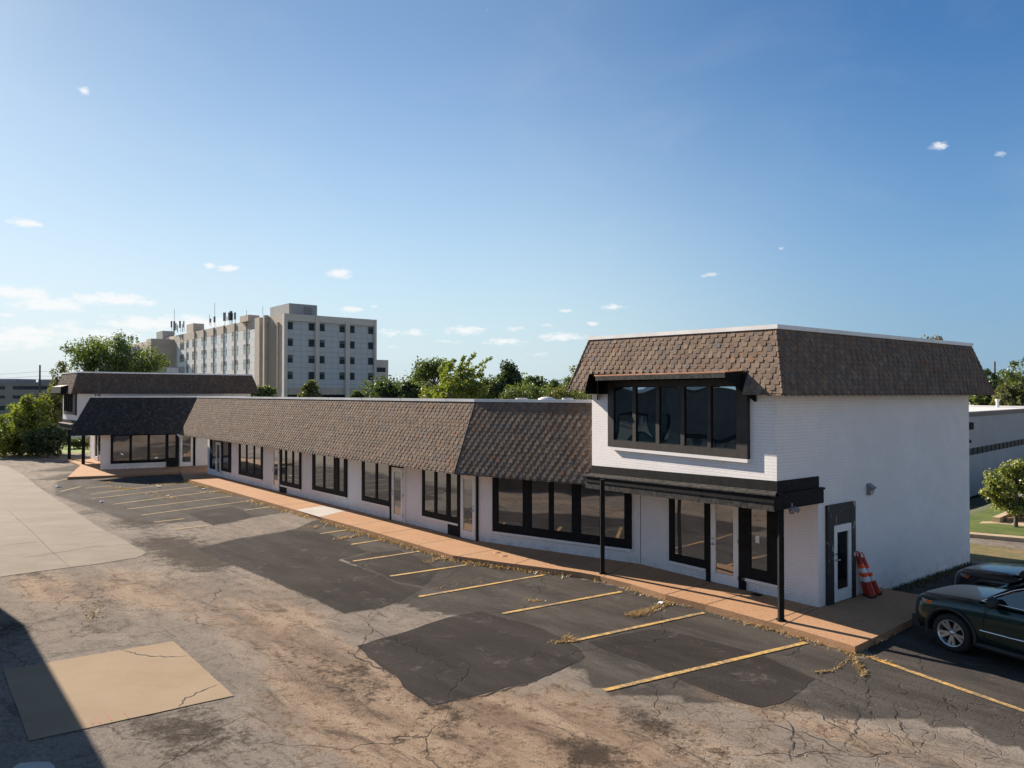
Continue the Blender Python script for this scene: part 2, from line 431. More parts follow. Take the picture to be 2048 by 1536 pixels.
def block_roof(parent, base, ov=OV, ze=ZE, zt=ZT, dz=(0, 0, 0, 0), hole=None, S_=None):
    E = ring(base, ov); T = ring(base, 0.04); mb = MB(); n = len(base)
    for i in range(n):
        j = (i + 1) % n
        shingles(mb, E[i], E[j], T[i], T[j], ze, zt, dz=(dz[i], dz[j]), hole=hole if i == 0 else None, S_=S_)
        hip_cap(mb, E[i], T[i], ze + dz[i], zt + dz[i])
    rf = mb.build('roof', M['shingle'], parent)
    sb = MB()
    for i in range(n):
        j = (i + 1) % n; p, q, a, b = E[i], E[j], base[i], base[j]
        if hole and i == 0:
            d1 = (q - p).normalized(); o1_ = (p - a).dot(d1)
            h0, h1 = p + d1 * hole[0], p + d1 * hole[1]; n1 = Vector((d1.y, -d1.x)) * -ov; z_ = ze + dz[i] * .5 - .01
            sb.face([(*a, z_), (*(h0 + n1), z_), (*h0, z_), (*p, z_)]); sb.face([(*(h1 + n1), z_), (*b, z_), (*q, z_), (*h1, z_)])
        else: sb.face([(*a, ze + dz[i] - .01), (*b, ze + dz[j] - .01), (*q, ze + dz[j] - .01), (*p, ze + dz[i] - .01)])
    sb.build('soffit', M['soffit'], rf)
    cb = MB(); coping(cb, T, zt - 0.01, zt + 0.085, 0.06, 0.14, True, dz); cb.build('coping', M['trim'], rf)
    fb = MB(); fb.face([(*p, zt - 0.05) for p in T]); fb.build('flat_roof', M['flatroof'], rf)
    return rf
HU0, HU1 = FU.u(1185, 0.2), FU.u(1503, 0.2)
Er = ring([UL, UR, UBR, UBL], OV); eo = (Er[0] - UL).dot(FU.a)         # where the eave line starts along the wall
block_roof(rb, [UL, UR, UBR, UBL], dz=(.14, 0, 0, .14), hole=(HU0 - eo, HU1 - eo, .45))

# upper window, set in a black surround under a hood
zb = FU.hit(1218, 893, 0.12)[1] * 0.5 + FU.hit(1496, 919, 0.12)[1] * 0.5
ps = [(1229.5, 1267.5), (1274, 1314), (1321, 1363.5), (1371, 1417), (1424, 1475)]
pz0, pz1 = zb + 0.19, 5.17
wu = window(rb, FU, 1218, 1497, zb, 5.33, [(a, b, pz0, pz1) for a, b in ps], 'glass_up', 'black_up', False, 0.10, 0.062)
sb = MB(); a, b = FU.u(1221, 0.1), FU.u(1494, 0.1); sb.fbox(FU, a, b, 0.0, 0.10, zb - 0.085, zb - 0.003); sb.build('sill', M['brick_up'], wu)
# hood
hb = MB(); hu0, hu1 = FU.u(1197, 0.75), FU.u(1453, 0.75); wu0, wu1 = FU.u(1185, 0.2), FU.u(1503, 0.2)
ho, zi, zo = 0.80, 5.50, 5.36
hb.hexa([FU.pt(hu0, ho, zo), FU.pt(hu1, ho, zo), FU.pt(wu1, 0.12, zo), FU.pt(wu0, 0.12, zo),
         FU.pt(hu0, ho, zo + .09), FU.pt(hu1, ho, zo + .09), FU.pt(wu1, 0.12, zi), FU.pt(wu0, 0.12, zi)])
for u, w_, s in ((hu0, wu0, -1), (hu1, wu1, 1)):                     # cheeks flare from the fascia back to the wall
    t_ = -s * .05
    hb.hexa([FU.pt(u, ho, zo - .02), FU.pt(u + t_, ho, zo - .02), FU.pt(w_ + t_, .03, 4.80), FU.pt(w_, .03, 4.80),
             FU.pt(u, ho, zo + .088), FU.pt(u + t_, ho, zo + .088), FU.pt(w_ + t_, .03, zo + .08), FU.pt(w_, .03, zo + .08)])
for u, t_ in ((wu0, .05), (wu1, -.05)): hb.hexa([FU.pt(u, .47, 4.97), FU.pt(u + t_, .47, 4.97), FU.pt(u + t_, .0, 4.97), FU.pt(u, .0, 4.97), FU.pt(u, .40, 5.46), FU.pt(u + t_, .40, 5.46), FU.pt(u + t_, .0, 5.46), FU.pt(u, .0, 5.46)])
hb.fbox(FU, wu0 + .052, wu1 - .052, .0, .02, 4.97, 5.46)
hd = hb.build('window_hood', M['black'], wu)
fb = MB(); fb.fbox(FU, hu0 - .02, hu1 + .02, ho, ho + .035, zo - .02, zo + .085); fb.build('fascia', M['weathered'], hd) if False else fb.build('hood_fascia', M['weathered'], wu)
tb = MB(); q4 = [FU.pt(hu0 - .02, ho + .035, zo + .092), FU.pt(hu1 + .03, ho + .035, zo + .092), FU.pt(wu1, 0.16, zi + .006), FU.pt(wu0, 0.16, zi + .006)]
tb.hexa(q4 + [p + Vector((0, 0, .02)) for p in q4])
tb.build('hood_flashing', M['copper'], wu)

# black canopy band along the foot of the overhang
def canopy(parent, fa, fb_, over):
    mb = MB(); gb = MB(); wb = MB()
    L = fa.L
    mb.fbox(fa, 0.0, L + 0.03, 0.0, 0.03, 2.80, 3.06); mb.fbox(fb_, 0.0, over, 0.0, 0.03, 2.80, 3.06)
    gb.hexa([fa.pt(-.05, .30, 2.76), fa.pt(L + .18, .30, 2.76), fa.pt(L, .0, 2.78), fa.pt(-.05, 0, 2.78),
             fa.pt(-.05, .30, 2.79), fa.pt(L + .18, .30, 2.79), fa.pt(L, .0, 2.84), fa.pt(-.05, 0, 2.84)])
    mb.fbox(fa, 0.0, L + .12, .17, .26, 2.60, 2.755); wb.fbox(fa, -0.02, L + .10, .20, .235, 2.42, 2.60)
    mb.fbox(fa, 0.0, L - 0.02, .0, .17, 2.70, 2.755)
    c0 = fa.pt(L + .12, .26, 0)
    mb.fbox(fb_, -.20, over + .08, .035, .10, 2.44, 2.75); mb.fbox(fb_, -.10, over + .10, .03, .13, 2.755, 2.80)
    c = mb.build('canopy', M['black'], parent); gb.build('gutter', M['weathered'], c); wb.build('fascia', M['weathered'], c)
    sb = MB(); i = 0.02
    sb.face([fa.pt(i, i, 2.69), fa.pt(L - i, i, 2.69), fa.pt(L - i - .1, -1.6, 2.69), fa.pt(i, -2.2, 2.69)][::-1]); sb.build('soffit', M['soffit'], c)
    return c
over_R = (V2(LR) - UR).length
canopy(rb, FU.tilted(DB), FS, over_R)
pst = [G(1562, 1241, 0), G(1205, 1147, 0)]
for p in pst:
    mb = MB(); mb.box((p.x - .055, p.y - .055, 0.0), (p.x + .055, p.y + .055, 2.60)); mb.box((p.x - .09, p.y - .09, 0), (p.x + .09, p.y + .09, .03)); mb.build('post', M['black'], rb)

# ground-floor front
zt = 2.50
sillz = FL.hit(1375, 1128)[1]
window(rb, FL, 1337.5, 1412, sillz, zt, [(1347, 1408.5, sillz + .2, zt - .1)])
board(rb, FL, 1412.2, 1421, 0.0, zt, 0, .085)
door(rb, FL, 1421.5, 1476, 0.02, 2.38, 'right')
board(rb, FL, 1421.2, 1476.6, 2.385, zt, 0, .07)
board(rb, FL, 1477, 1489, 0.0, sillz + .0, 0, .07)
wr = window(rb, FL, 1477, 1557, sillz, zt, [(1499.5, 1533.5, sillz + .26, zt - .1)])
nb = MB(); q = FL.hit(1515, 1079, .035); nb.fquad(FL, q[0] - .06, q[0] + .05, q[1] - .09, q[1] + .09, .034); nb.build('notice', M['white'], wr)
# side door with flaking surround
def flaky():
    t = NT('flaking_black_paint'); c = t.coord(scale=(1, 1, .35))
    f = t.ramp(t.noise(c, 7, 6, .75, .4), .60, .66)
    return t.set(t.mix(f, (.016, .016, .018), (.52, .46, .40)), .6)
M['flaky'] = flaky()
dz = FSL.hit(1682, 1199 + (1049 - 1049))[1]
ztd = FSL.hit(1682, 1049, .06)[1]; ztf = FSL.hit(1682, 1007, .06)[1]
u = lambda x: FSL.u(x, .05)
board(rb, FSL, 1653, 1665, -0.02, ztf, 0, .07, 'flaky'); board(rb, FSL, 1699.5, 1708.5, -0.02, ztf, 0, .07, 'flaky')
board(rb, FSL, 1665, 1699.5, ztd + .02, ztf, 0, .065, 'flaky', 'transom_panel')
M['glass_dark'] = glass_mat('side_door_glass', (.004, .005, .005), .0, .03)
door(rb, FSL, 1665.3, 1699.2, 0.03, ztd, 'right', 'glass_dark')
# wall lamp, flood light, fixtures at the back corner
def wall_lamp(parent, fr, x, y, s=1.0):
    uu, z = fr.hit(x, y); mb = MB(); lb = MB()
    mb.hexa([fr.pt(uu - .10 * s, .10 * s, z), fr.pt(uu + .10 * s, .10 * s, z), fr.pt(uu + .10 * s, 0, z), fr.pt(uu - .10 * s, 0, z),
             fr.pt(uu - .10 * s, .17 * s, z + .05 * s), fr.pt(uu + .10 * s, .17 * s, z + .05 * s), fr.pt(uu + .10 * s, 0, z + .16 * s), fr.pt(uu - .10 * s, 0, z + .16 * s)])
    mb.fbox(fr, uu - .10 * s, uu - .085 * s, 0, .1 * s, z - .13 * s, z - .001)
    lb.hexa([fr.pt(uu - .08 * s, .07 * s, z - .13 * s), fr.pt(uu + .10 * s, .07 * s, z - .13 * s), fr.pt(uu + .10 * s, 0, z - .13 * s), fr.pt(uu - .08 * s, 0, z - .13 * s),
             fr.pt(uu - .08 * s, .11 * s, z - .002), fr.pt(uu + .10 * s, .11 * s, z - .002), fr.pt(uu + .10 * s, 0, z - .002), fr.pt(uu - .08 * s, 0, z - .002)])
    w_ = mb.build('wall_lamp', M['grey_metal'], parent); lb.build('lens', M['lens'], w_)
wall_lamp(rb, FS, 1737, 979)
FB = Frame(UBR, UBL)
uu, z = FS.hit(1936, 853); mb = MB(); mb.fbox(FB, -.02, .22, .02, .26, z - .10, z + .12); mb.fbox(FB, .04, .10, 0, .02, z - .05, z + .05); mb.build('wall_lamp', M['black'], rb)
uu, z = FS.hit(1936, 881); mb = MB(); p = FB.pt(0.05, 0, z); mb.tube([p, p + Vector((*(FB.n * .1), 0)), p + Vector((*(FB.n * .16), -.05))], [.02, .035, .05], 8); mb.build('security_camera', M['black'], rb)
p = at(1583, 1017, FS.pt(.3, .3, 0).y); mb = MB()
ctr = FS.pt(FS.u(1583, .22), .22, 2.50)
mb.tube([ctr + Vector((0, 0, .08)), ctr], .018, 6)
for s in (-1, 1):
    c = ctr + Vector((*(FS.a * .07 * s), -.02)); dd = Vector((*(FS.a * .5 * s + FS.n * .6), -.55)).normalized()
    mb.tube([c, c + dd * .05, c + dd * .13], [.03, .05, .062], 10)
mb.build('flood_light', M['grey_metal'], rb)
# hairline vertical joint where the row meets the block
mb = MB(); mb.fbox(FL, 0.0, .018, 0.0, .004, 0.02, 2.69); mb.build('wall_joint', M['weathered'], rb)
# half-round drain mark at wall foot
uu, z = FL.hit(1522, 1196); mb = MB(); mb.fbox(FL, uu - .13, uu + .13, .10, .30, 0.003, .012); mb.build('drain_cover', M['black'], rb)

# ================================================================== long shop row (two facades)
W1 = V2(G(951, 1081, 0)); WB1 = V2(LL)
FBW = Frame(W1, WB1)
WA0 = V2(G(415, 947, 0)); FA = Frame(WA0, W1)
EV = 0.97
pa, da = offset_line(FA, EV); pb, db = offset_line(FBW, EV)
E1 = isect(pa, da, pb, db); T1 = W1.copy()
d_ = ray(360.5, 786); EA0 = isect(Vector((0, 0)), Vector((d_.x, d_.y)), pa, da)
d_ = ray(396, 786); TA0 = isect(Vector((0, 0)), Vector((d_.x, d_.y)), FA.O, FA.a)
ldir = (UBL - UL).normalized()
EB1 = isect(pb, db, UL, ldir); TB1 = isect(FBW.O, FBW.a, UL, ldir)
ZE2, ZT2 = 2.36, 4.71
row = thing('shop_row', 'long low row of white brick shops with steep brown shingle roof and black window frames', 'building', (W1.x, W1.y, 0))
inA, inB = -FA.n, -FBW.n
w = MB(); back = [V2(LL) + inB * 5 , W1 + (inA + inB).normalized() * 9, WA0 + inA * 9]
w.prism([tuple(WA0), tuple(W1), tuple(V2(LL)), tuple(back[0]), tuple(back[1]), tuple(back[2])], -0.15, 4.55, 0, top=True)
w.build('wall', M['brick'], row)
mb = MB()
shingles(mb, EA0, E1, TA0, T1, ZE2, ZT2); shingles(mb, E1, EB1, T1, TB1, ZE2, ZT2)
rf = mb.build('roof', M['shingle'], row)
cb = MB(); coping(cb, [TA0, T1, TB1], ZT2 - .01, ZT2 + .085, .06, .14); cb.build('coping', M['trim'], rf)
hc = MB(); hc.tube([(*E1, ZE2 + .02), (*T1, ZT2)], .026, 6); hc.build('hip_flashing', M['black'], rf)
sb = MB()
sb.face([(*EA0, ZE2), (*E1, ZE2), (*T1, ZE2), (*WA0, ZE2)]); sb.face([(*E1, ZE2), (*EB1, ZE2), (*TB1, ZE2), (*T1, ZE2)])
sb.build('soffit', M['soffit'], rf)
gb = MB(); gb.face([(*EA0, ZE2), (*WA0, ZE2), (*TA0, ZT2)]); gb.build('gable_end', M['black'], rf)

def zpx(fr, x, y): return fr.hit(x, y, .05)[1]
ZTW = 2.355
def awin(fr, x0, x1, yb0, panes, **k):
    zb = zpx(fr, (x0 + x1) / 2, yb0); return window(row, fr, x0, x1, zb, ZTW, [(p[0], p[1], (p[2] if len(p) > 2 else zb + .19), ZTW - .07) for p in panes], **k)
# shop front at the far end of the row
awin(FA, 420, 432.2, 938, [(424, 431)], sill=False); awin(FA, 443, 461.5, 943.5, [(446, 457)])
board(row, FA, 432.4, 442.8, 2.08, ZTW); door(row, FA, 432.5, 442.5, 0.02, 2.06, 'right')
awin(FA, 478, 524.6, 954, [(481, 492.5), (494.5, 507.5), (509.5, 522)])
door(row, FA, 546, 559.6, .02, 2.25, 'right'); board(row, FA, 546, 559.8, 2.26, ZTW, 0, .06, 'white')
zb5 = zpx(FA, 590, 977); awin(FA, 560.2, 601.7, 974, [(563.5, 570.5), (573.5, 585), (587.5, 598.5)]); board(row, FA, 560.3, 571.8, .02, zpx(FA, 581, 974) - .004, 0, .06, name='panel')
awin(FA, 625, 693.5, 987, [(630, 647), (650, 668), (678, 688)])
awin(FA, 724, 779.4, 1007, [(728.5, 751.5), (755, 778)])
board(row, FA, 779.8, 784, .0, ZTW, 0, .06); board(row, FA, 784, 807.5, 2.10, ZTW, 0, .06, name='transom_panel'); door(row, FA, 784.6, 806.8, .02, 2.09, 'right')
board(row, FA, 807.2, 810, .0, ZTW, 0, .05, 'white')
awin(FA, 844.5, 917, 1039.5, [(848.5, 869), (873.5, 893), (900, 914.5)]); board(row, FA, 896, 919, .0, zpx(FA, 881, 1039.5) - .004, 0, .06, name='panel')
uu1 = FA.u(917.5, .05)
board(row, FA, 917.5, 921.5, .0, ZTW, 0, .085)
# corner door stands on the bend
FD = Frame(FA.pt(FA.u(921.8), 0.02, 0), FBW.pt(FBW.u(951.5), 0.02, 0))
door(row, FD, 922.2, 950.8, .02, 2.22, 'left'); board(row, FD, 922.0, 951, 2.225, ZTW, 0, .05, 'white')
board(row, FBW, 951.8, 955.6, .0, ZTW, 0, .06)
zb6 = zpx(FBW, 1100, 1077)
window(row, FBW, 985, 1262, zb6, ZTW, [(995.6, 1046, zb6 + .25, ZTW - .06), (1062, 1098, zb6 + .25, ZTW - .06), (1106, 1144, zb6 + .25, ZTW - .06), (1160, 1200, zb6 + .25, ZTW - .06), (1207.5, 1249, zb6 + .25, ZTW - .06)])
# roof fittings
q = at(1093, 797, 38); mb = MB(); mb.lathe([(.0, .20), (.25, .18), (.42, .10), (.46, .02), (.46, -.35)], 16, 0, Matrix.Translation((q.x, q.y, 4.61)));
mb.build('skylight_dome', M['trim'], row)
for dx in (-1.3, 1.1): mb = MB(); mb.tube([(q.x + dx, q.y, 4.5), (q.x + dx, q.y, 4.74)], .3, 12); mb.build('roof_vent', M['trim'], row)
mb = MB(); c = EA0; p = Vector((c.x, c.y, ZE2 - .03)) + Vector((*(FA.n * .05), 0)); mb.tube([p, p + Vector((.02, -.05, -.03))], .03, 8); mb.tube([p + Vector((-.1, .02, .02)), p + Vector((.12, -.22, -.05))], .06, 10); mb.build('security_camera', M['white'], row)
# electricity mast left of the tall block
p = at(1176, 790, 33); mb = MB(); mb.tube([(p.x, p.y, 4.5), (p.x, p.y, 5.6)], .02, 6); mb.box((p.x - .05, p.y - .05, 5.05), (p.x + .08, p.y + .05, 5.35)); mb.build('vent_pipe', M['grey_metal'], row)

# ================================================================== far corner shop (faces us, in shade)
D0, D1 = V2(G(200.5, 939.6, 0)), V2(G(412.9, 931, 0))
FDD = Frame(D0, D1); D1x = FDD.pt(FDD.L + 2.5, 0, 0)
pd, dd = offset_line(FDD, 0.95)
d_ = ray(137, 786); ED0 = isect(Vector((0, 0)), Vector((d_.x, d_.y)), pd, dd)
d_ = ray(180.5, 786); TD0 = isect(Vector((0, 0)), Vector((d_.x, d_.y)), FDD.O, FDD.a)
ED1 = pd + dd * (FDD.L + 2.5); TD1 = V2(D1x)
cs = thing('corner_shop', 'low white shop in shade with dark shingle roof at the far bend of the row', 'building', (D0.x, D0.y, 0))
w = MB(); w.prism([tuple(D0), tuple(TD1), tuple(TD1 - FDD.n * 5), tuple(D0 - FDD.n * 5)], -.15, 4.55, 0); w.build('wall', M['brick'], cs)
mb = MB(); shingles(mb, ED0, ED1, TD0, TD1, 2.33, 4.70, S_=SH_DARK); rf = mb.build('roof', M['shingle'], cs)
cb = MB(); coping(cb, [TD0, TD1], 4.70, 4.78, .06, .14); cb.build('coping', M['trim'], rf)
sb = MB(); sb.face([(*ED0, 2.33), (*ED1, 2.33), (*TD1, 2.33), (*TD0, 2.33)]); sb.face([(*ED0, 2.33), (*TD0, 2.33), (*TD0, 4.7)]); sb.build('soffit', M['soffit'], rf)
zbd = zpx(FDD, 275, 926)
window(cs, FDD, 222, 333, zbd, 2.33, [(226.5, 260, zbd + .17, 2.2), (264, 296, zbd + .17, 2.2), (300, 332, zbd + .17, 2.2)])
window(cs, FDD, 333.3, 358.5, .02, 2.33, [(337, 352, zbd + .25, 2.2)], sill=False)
door(cs, FDD, 361, 386.5, .02, 2.25, 'right'); board(cs, FDD, 386.8, 391.5, .02, 2.33)
# pipes on its roof
for x, hgt, y0 in ((191.5, 1.15, 757), (196.5, 1.1, 757), (200, .55, 780)):
    p = at(x, 786, 51.0); mb = MB(); mb.tube([(p.x, p.y, 4.5), (p.x, p.y, 4.75 + hgt)], .042, 8)
    if x == 196.5:
        for k in (0.55, .75, .95): mb.tube([(p.x, p.y, 4.75 + k), (p.x + .18, p.y, 4.75 + k + .06)], .05, 6)
    mb.build('vent_pipe', M['bark'], cs)

# ================================================================== far two-storey block (mirror of the near one)
H0 = V2(at(157, 745, 51.2)); sd = Vector((.75, .66)).normalized(); fd = Vector((-.66, .75))
E_UR, E_UL = H0, H0 + fd * 5.3
E_B = H0 + sd * 12.2; E_BL = E_UL + sd * 12.2
fe = thing('two_storey_shop', 'far white brick two-storey shop with dark shaded mansard behind the low corner shop', 'building', (H0.x, H0.y, 0))
FE = Frame(E_UL, E_UR)
w = MB(); w.prism([tuple(E_UL), tuple(E_UR), tuple(E_B), tuple(E_BL)], 3.0, 6.3, 0, top=False, bottom=True); w.build('upper_wall', M['brick_up'], fe)
w = MB(); lo0, lo1 = E_UR + sd * 1.8, E_UL + sd * 1.8
w.prism([tuple(lo1), tuple(lo0), tuple(E_B), tuple(E_BL)], -.15, 3.0, 0, top=False); w.build('wall', M['brick'], fe)
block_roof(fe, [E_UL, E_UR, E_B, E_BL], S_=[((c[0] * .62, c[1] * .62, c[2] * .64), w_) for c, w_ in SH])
wn = window(fe, FE, FE.u(131), FE.u(154), 3.45, 5.0, [(FE.u(131) + .15 + k * .62, FE.u(131) + .15 + k * .62 + .56, 3.65, 4.9) for k in range(5)], 'glass_up', 'black_up', True, .12, .05, px=False)
hb = MB(); hb.hexa([FE.pt(.3, .85, 5.0), FE.pt(3.9, .85, 5.0), FE.pt(4.1, .1, 4.85), FE.pt(.1, .1, 4.85), FE.pt(.4, .8, 5.45), FE.pt(3.8, .8, 5.45), FE.pt(3.8, .2, 5.6), FE.pt(.4, .2, 5.6)]); hb.build('window_hood', M['black'], wn)
canopy(fe, FE, Frame(E_UR, E_B), 1.8)
FEL = Frame(lo1, lo0)
door(fe, FEL, 190, 197, .02, 2.3, 'right')
window(fe, FEL, 197.5, 206, .5, 2.4, [(198.5, 205, .7, 2.3)], sill=False)
for x, y in ((138.5, 918), (166.5, 928)):
    p = G(x, y, 0); mb = MB(); mb.box((p.x - .08, p.y - .08, 0), (p.x + .08, p.y + .08, 2.7)); mb.build('post', M['black'], fe)
p = at(352, 735, 60.5); ac = MB(); fb = MB()
cx, cy = p.x, p.y; x0, x1 = cx - .55, cx + .5
ac.box((x0, cy - .5, 6.38), (x1, cy + .5, 7.10)); ac.box((x0 - .02, cy - .52, 7.10), (x1 + .02, cy + .52, 7.14))
for k in range(8): fb.box((x0 + .05, cy - .53, 6.45 + k * .08), (x1 - .05, cy - .505, 6.49 + k * .08))
acu = thing('air_conditioner', 'grey louvred air conditioner standing on the far two-storey roof', 'air conditioner', (cx, cy, 6.38))
ac.build('casing', M['grey_metal'], acu); fb.build('grille', M['trim'], acu)
# ================================================================== ground
def poly_px(pts, z=LOT): return [G(x, y, z) for x, y in pts]
def sheet(name, pts, z, mat, jitter=0.0, step=0.25, seed=1, world=False, kind='structure'):
    rnd = random.Random(seed); P = [Vector((p[0], p[1])) for p in pts]; out = []
    for i in range(len(P)):
        a, b = P[i], P[(i + 1) % len(P)]; n = max(1, int((b - a).length / step)) if jitter else 1
        nn = Vector(((b - a).y, -(b - a).x)).normalized() if (b - a).length > 0 else Vector((0, 0))
        for k in range(n):
            q = a.lerp(b, k / n); j = (mnoise.noise(Vector((q.x * .9, q.y * .9, seed))) * 1.2 + rnd.uniform(-.5, .5)) * jitter
            out.append(q + nn * j)
    me = bpy.data.meshes.new(name); bm = bmesh.new()
    f = bm.faces.new([bm.verts.new((q.x, q.y, 0)) for q in out]); bm.normal_update()
    if f.normal.z < 0: f.normal_flip()
    bmesh.ops.triangulate(bm, faces=[f]); bm.to_mesh(me); bm.free(); me.materials.append(mat)
    o = bpy.data.objects.new(name, me); COL.objects.link(o); o.location = (0, 0, z); o['kind'] = kind
    return o

# wear map of the lot: tan grit, dark stains, crazed paving
GRIT = [  # px, py, length (m), width (m), strength
 (640, 1300, 2.6, .9, .55), (700, 1360, 2.4, .9, .7), (560, 1215, 2.2, .7, .55), (480, 1240, 2.0, .7, .6), (760, 1440, 2.2, .9, .75), (900, 1450, 2.6, .8, .8),
 (1000, 1425, 2.2, .45, .95), (1080, 1455, 2.4, .7, .85), (1180, 1460, 2.0, .6, .75), (960, 1500, 2.4, .6, .8), (1250, 1500, 2.0, .6, .6), (1330, 1450, 2.0, .5, .55),
 (1120, 1520, 2.2, .5, .6), (820, 1515, 2.0, .5, .6), (700, 1490, 1.6, .5, .5), (230, 1165, 2.6, 1.2, .6), (120, 1180, 2.6, 1.0, .55), (340, 1190, 2.4, .8, .5), (60, 1165, 2.2, .5, .6),
 (600, 1180, 2.6, 1.0, .5), (420, 1160, 2.4, .9, .4), (560, 1275, 2.0, .7, .45), (640, 1395, 2.0, .6, .5), (560, 1440, 1.8, .6, .4), (1450, 1450, 2.2, .5, .45), (1600, 1440, 2.4, .4, .5),
 (1700, 1480, 2.0, .4, .5), (1150, 1390, 1.2, .3, .6), (800, 1260, 1.6, .5, .35), (300, 1250, 3, 1.2, .22), (780, 1395, 1.2, .4, .8), (1900, 1500, 1.6, .5, .4), (520, 1045, 2.6, 1, .5), (470, 1060, 2.6, 1, .45), (440, 1085, 2.5, 1.1, .4)]
STAIN = [(330, 1085, 1.6, 1.2, .8), (390, 1108, 1.8, 1.2, .95), (420, 1130, 1.2, .9, .7), (290, 1050, 1.8, .9, .6), (250, 1045, 1.2, .7, .5), (700, 1395, 1.2, .6, .4), (650, 1335, 1.6, .5, .3),
 (1300, 1440, .8, .3, .8), (1190, 1500, .55, .28, 1.0), (1170, 1520, .5, .25, .8), (740, 1345, .9, .4, .5), (870, 1400, .4, .2, .7), (930, 1430, .9, .4, .45), (880, 1480, 1.0, .5, .4), (180, 1025, 1.0, .5, .7),
 (1010, 1395, 1.0, .25, .35), (1560, 1400, 1.4, .4, .35), (60, 1150, 2.0, .5, .5), (190, 1255, 1.0, .6, .5), (300, 1460, 1.4, .4, .6), (400, 1450, 1.0, .35, .6), (20, 1255, 1.2, .5, .6), (560, 1310, 1.4, .5, .3), (1400, 1500, 1.2, .4, .4), (460, 1480, 1.5, .7, .35)]
BAYS = poly_px([(110, 918), (360, 950), (480, 990), (600, 1025), (760, 1070), (1100, 1140), (1330, 1195), (1720, 1310), (2048, 1390), (2400, 1500), (2300, 1600), (1900, 1450), (1640, 1430), (1400, 1400), (1210, 1395), (1140, 1330), (960, 1250), (800, 1210), (720, 1140), (640, 1080), (560, 1060), (430, 1040), (280, 1050), (110, 990)])
BAYS2 = poly_px([(1713, 1297), (1850, 1192), (1768, 1178), (1935, 1122), (2120, 1150), (2400, 1420), (2080, 1425), (1730, 1312)])
CRAZE = poly_px([(1620, 1370), (1720, 1310), (2048, 1420), (2300, 1500), (2300, 1700), (1500, 1600), (1300, 1480), (1250, 1430), (1420, 1390), (1500, 1415)])
LIGHT = [(640, 1040, 2, 1.2, .4), (520, 1060, 4, 1.4, .5), (1450, 1500, 2.5, .8, .4), (840, 1235, 1.6, .8, .35), (560, 1190, 2, 1, .35), (1800, 1370, 1.5, .8, .2), (300, 1010, 3, 1.4, .3), (700, 1400, 2, .8, .3), (1290, 1215, 1.2, .5, .3), (1420, 1250, .9, .5, .25)]
LANE = Vector((.69, -.724))                                            # the run of the traffic lane
def inpoly(P, x, y):
    c = False; j = len(P) - 1
    for i in range(len(P)):
        if (P[i].y > y) != (P[j].y > y) and x < (P[j].x - P[i].x) * (y - P[i].y) / (P[j].y - P[i].y) + P[i].x: c = not c
        j = i
    return c
def blobs(lst, d):
    out = []
    for px, py, L, W, s in lst:
        p = G(px, py); out.append((p.x, p.y, L, W, s))
    return out
gb_, sb_, lb_ = blobs(GRIT, LANE), blobs(STAIN, LANE), blobs(LIGHT, LANE)
def fall(lst, x, y, wob):
    v = 0.0
    for cx, cy, L, W, s in lst:
        dx, dy = x - cx, y - cy
        if abs(dx) > 2.2 * L or abs(dy) > 2.2 * L: continue
        a = (dx * LANE.x + dy * LANE.y) / L; b = (-dx * LANE.y + dy * LANE.x) / W
        q = math.exp(-(a * a + b * b) * .9) * s
        v = v + q - v * q
    return v
X0, X1, Y0, Y1, ST = -60.0, 42.0, 4.0, 75.0, 0.30
CREST = Vector((18.2, 29.6))
def dip(x, y):
    # the land falls away behind the lawn on the right, down to the white building
    d = (x - CREST.x) * -.69 + (y - CREST.y) * .72
    sm = lambda q: (lambda c: c * c * (3 - 2 * c))(max(0.0, min(1.0, q)))
    return -2.45 * sm((d + .3) / 6.0) * sm((x - 14.5) / 3.0) * (1 - sm((d - 45) / 30))
def ground():
    xs, ys = [], []
    def axis(lo, hi, n0, n1, st):
        a = [lo]; 
        while a[-1] < n0 - 1e-6: a.append(min(n0, a[-1] + 3.0))
        while a[-1] < n1 - 1e-6: a.append(min(n1, a[-1] + st))
        while a[-1] < hi - 1e-6: a.append(min(hi, a[-1] + 3.0))
        return a
    xs = axis(X0, 90.0, -27.0, 13.0, ST); ys = axis(-60.0, 120.0, 7.0, 50.0, ST)
    far = 2600.0
    xs = [-far] + xs + [far]; ys = [-300.0] + ys + [far]
    vs, cols = [], []
    for y in ys:
        for x in xs:
            vs.append((x, y, dip(x, y)))
            g = fall(gb_, x, y, 0); s = fall(sb_, x, y, 0); l = fall(lb_, x, y, 0)
            bay = 1.0 if inpoly(BAYS, x, y) or inpoly(BAYS2, x, y) else 0.0
            cr = 1.0 if inpoly(CRAZE, x, y) else 0.0
            cols.append((g, s, bay * .8 + (0), cr)); cols[-1] = (g, s, max(0.0, bay * .9 - l * .6), cr)
    nx = len(xs); fs, mi = [], []
    for j in range(len(ys) - 1):
        for i in range(nx - 1):
            fs.append((j * nx + i, j * nx + i + 1, (j + 1) * nx + i + 1, (j + 1) * nx + i))
            mi.append(1 if i in (0, nx - 2) or j in (0, len(ys) - 2) or ys[j] > 75 or (xs[i] > 14.4 and dip(xs[i] + 1, ys[j] + 1) < -.01) else 0)
    me = bpy.data.meshes.new('ground'); me.from_pydata(vs, [], fs)
    a = me.attributes.new('Wear', 'FLOAT_COLOR', 'POINT'); a.data.foreach_set('color', [c for q in cols for c in q])
    me.polygons.foreach_set('material_index', mi); me.update()
    return me
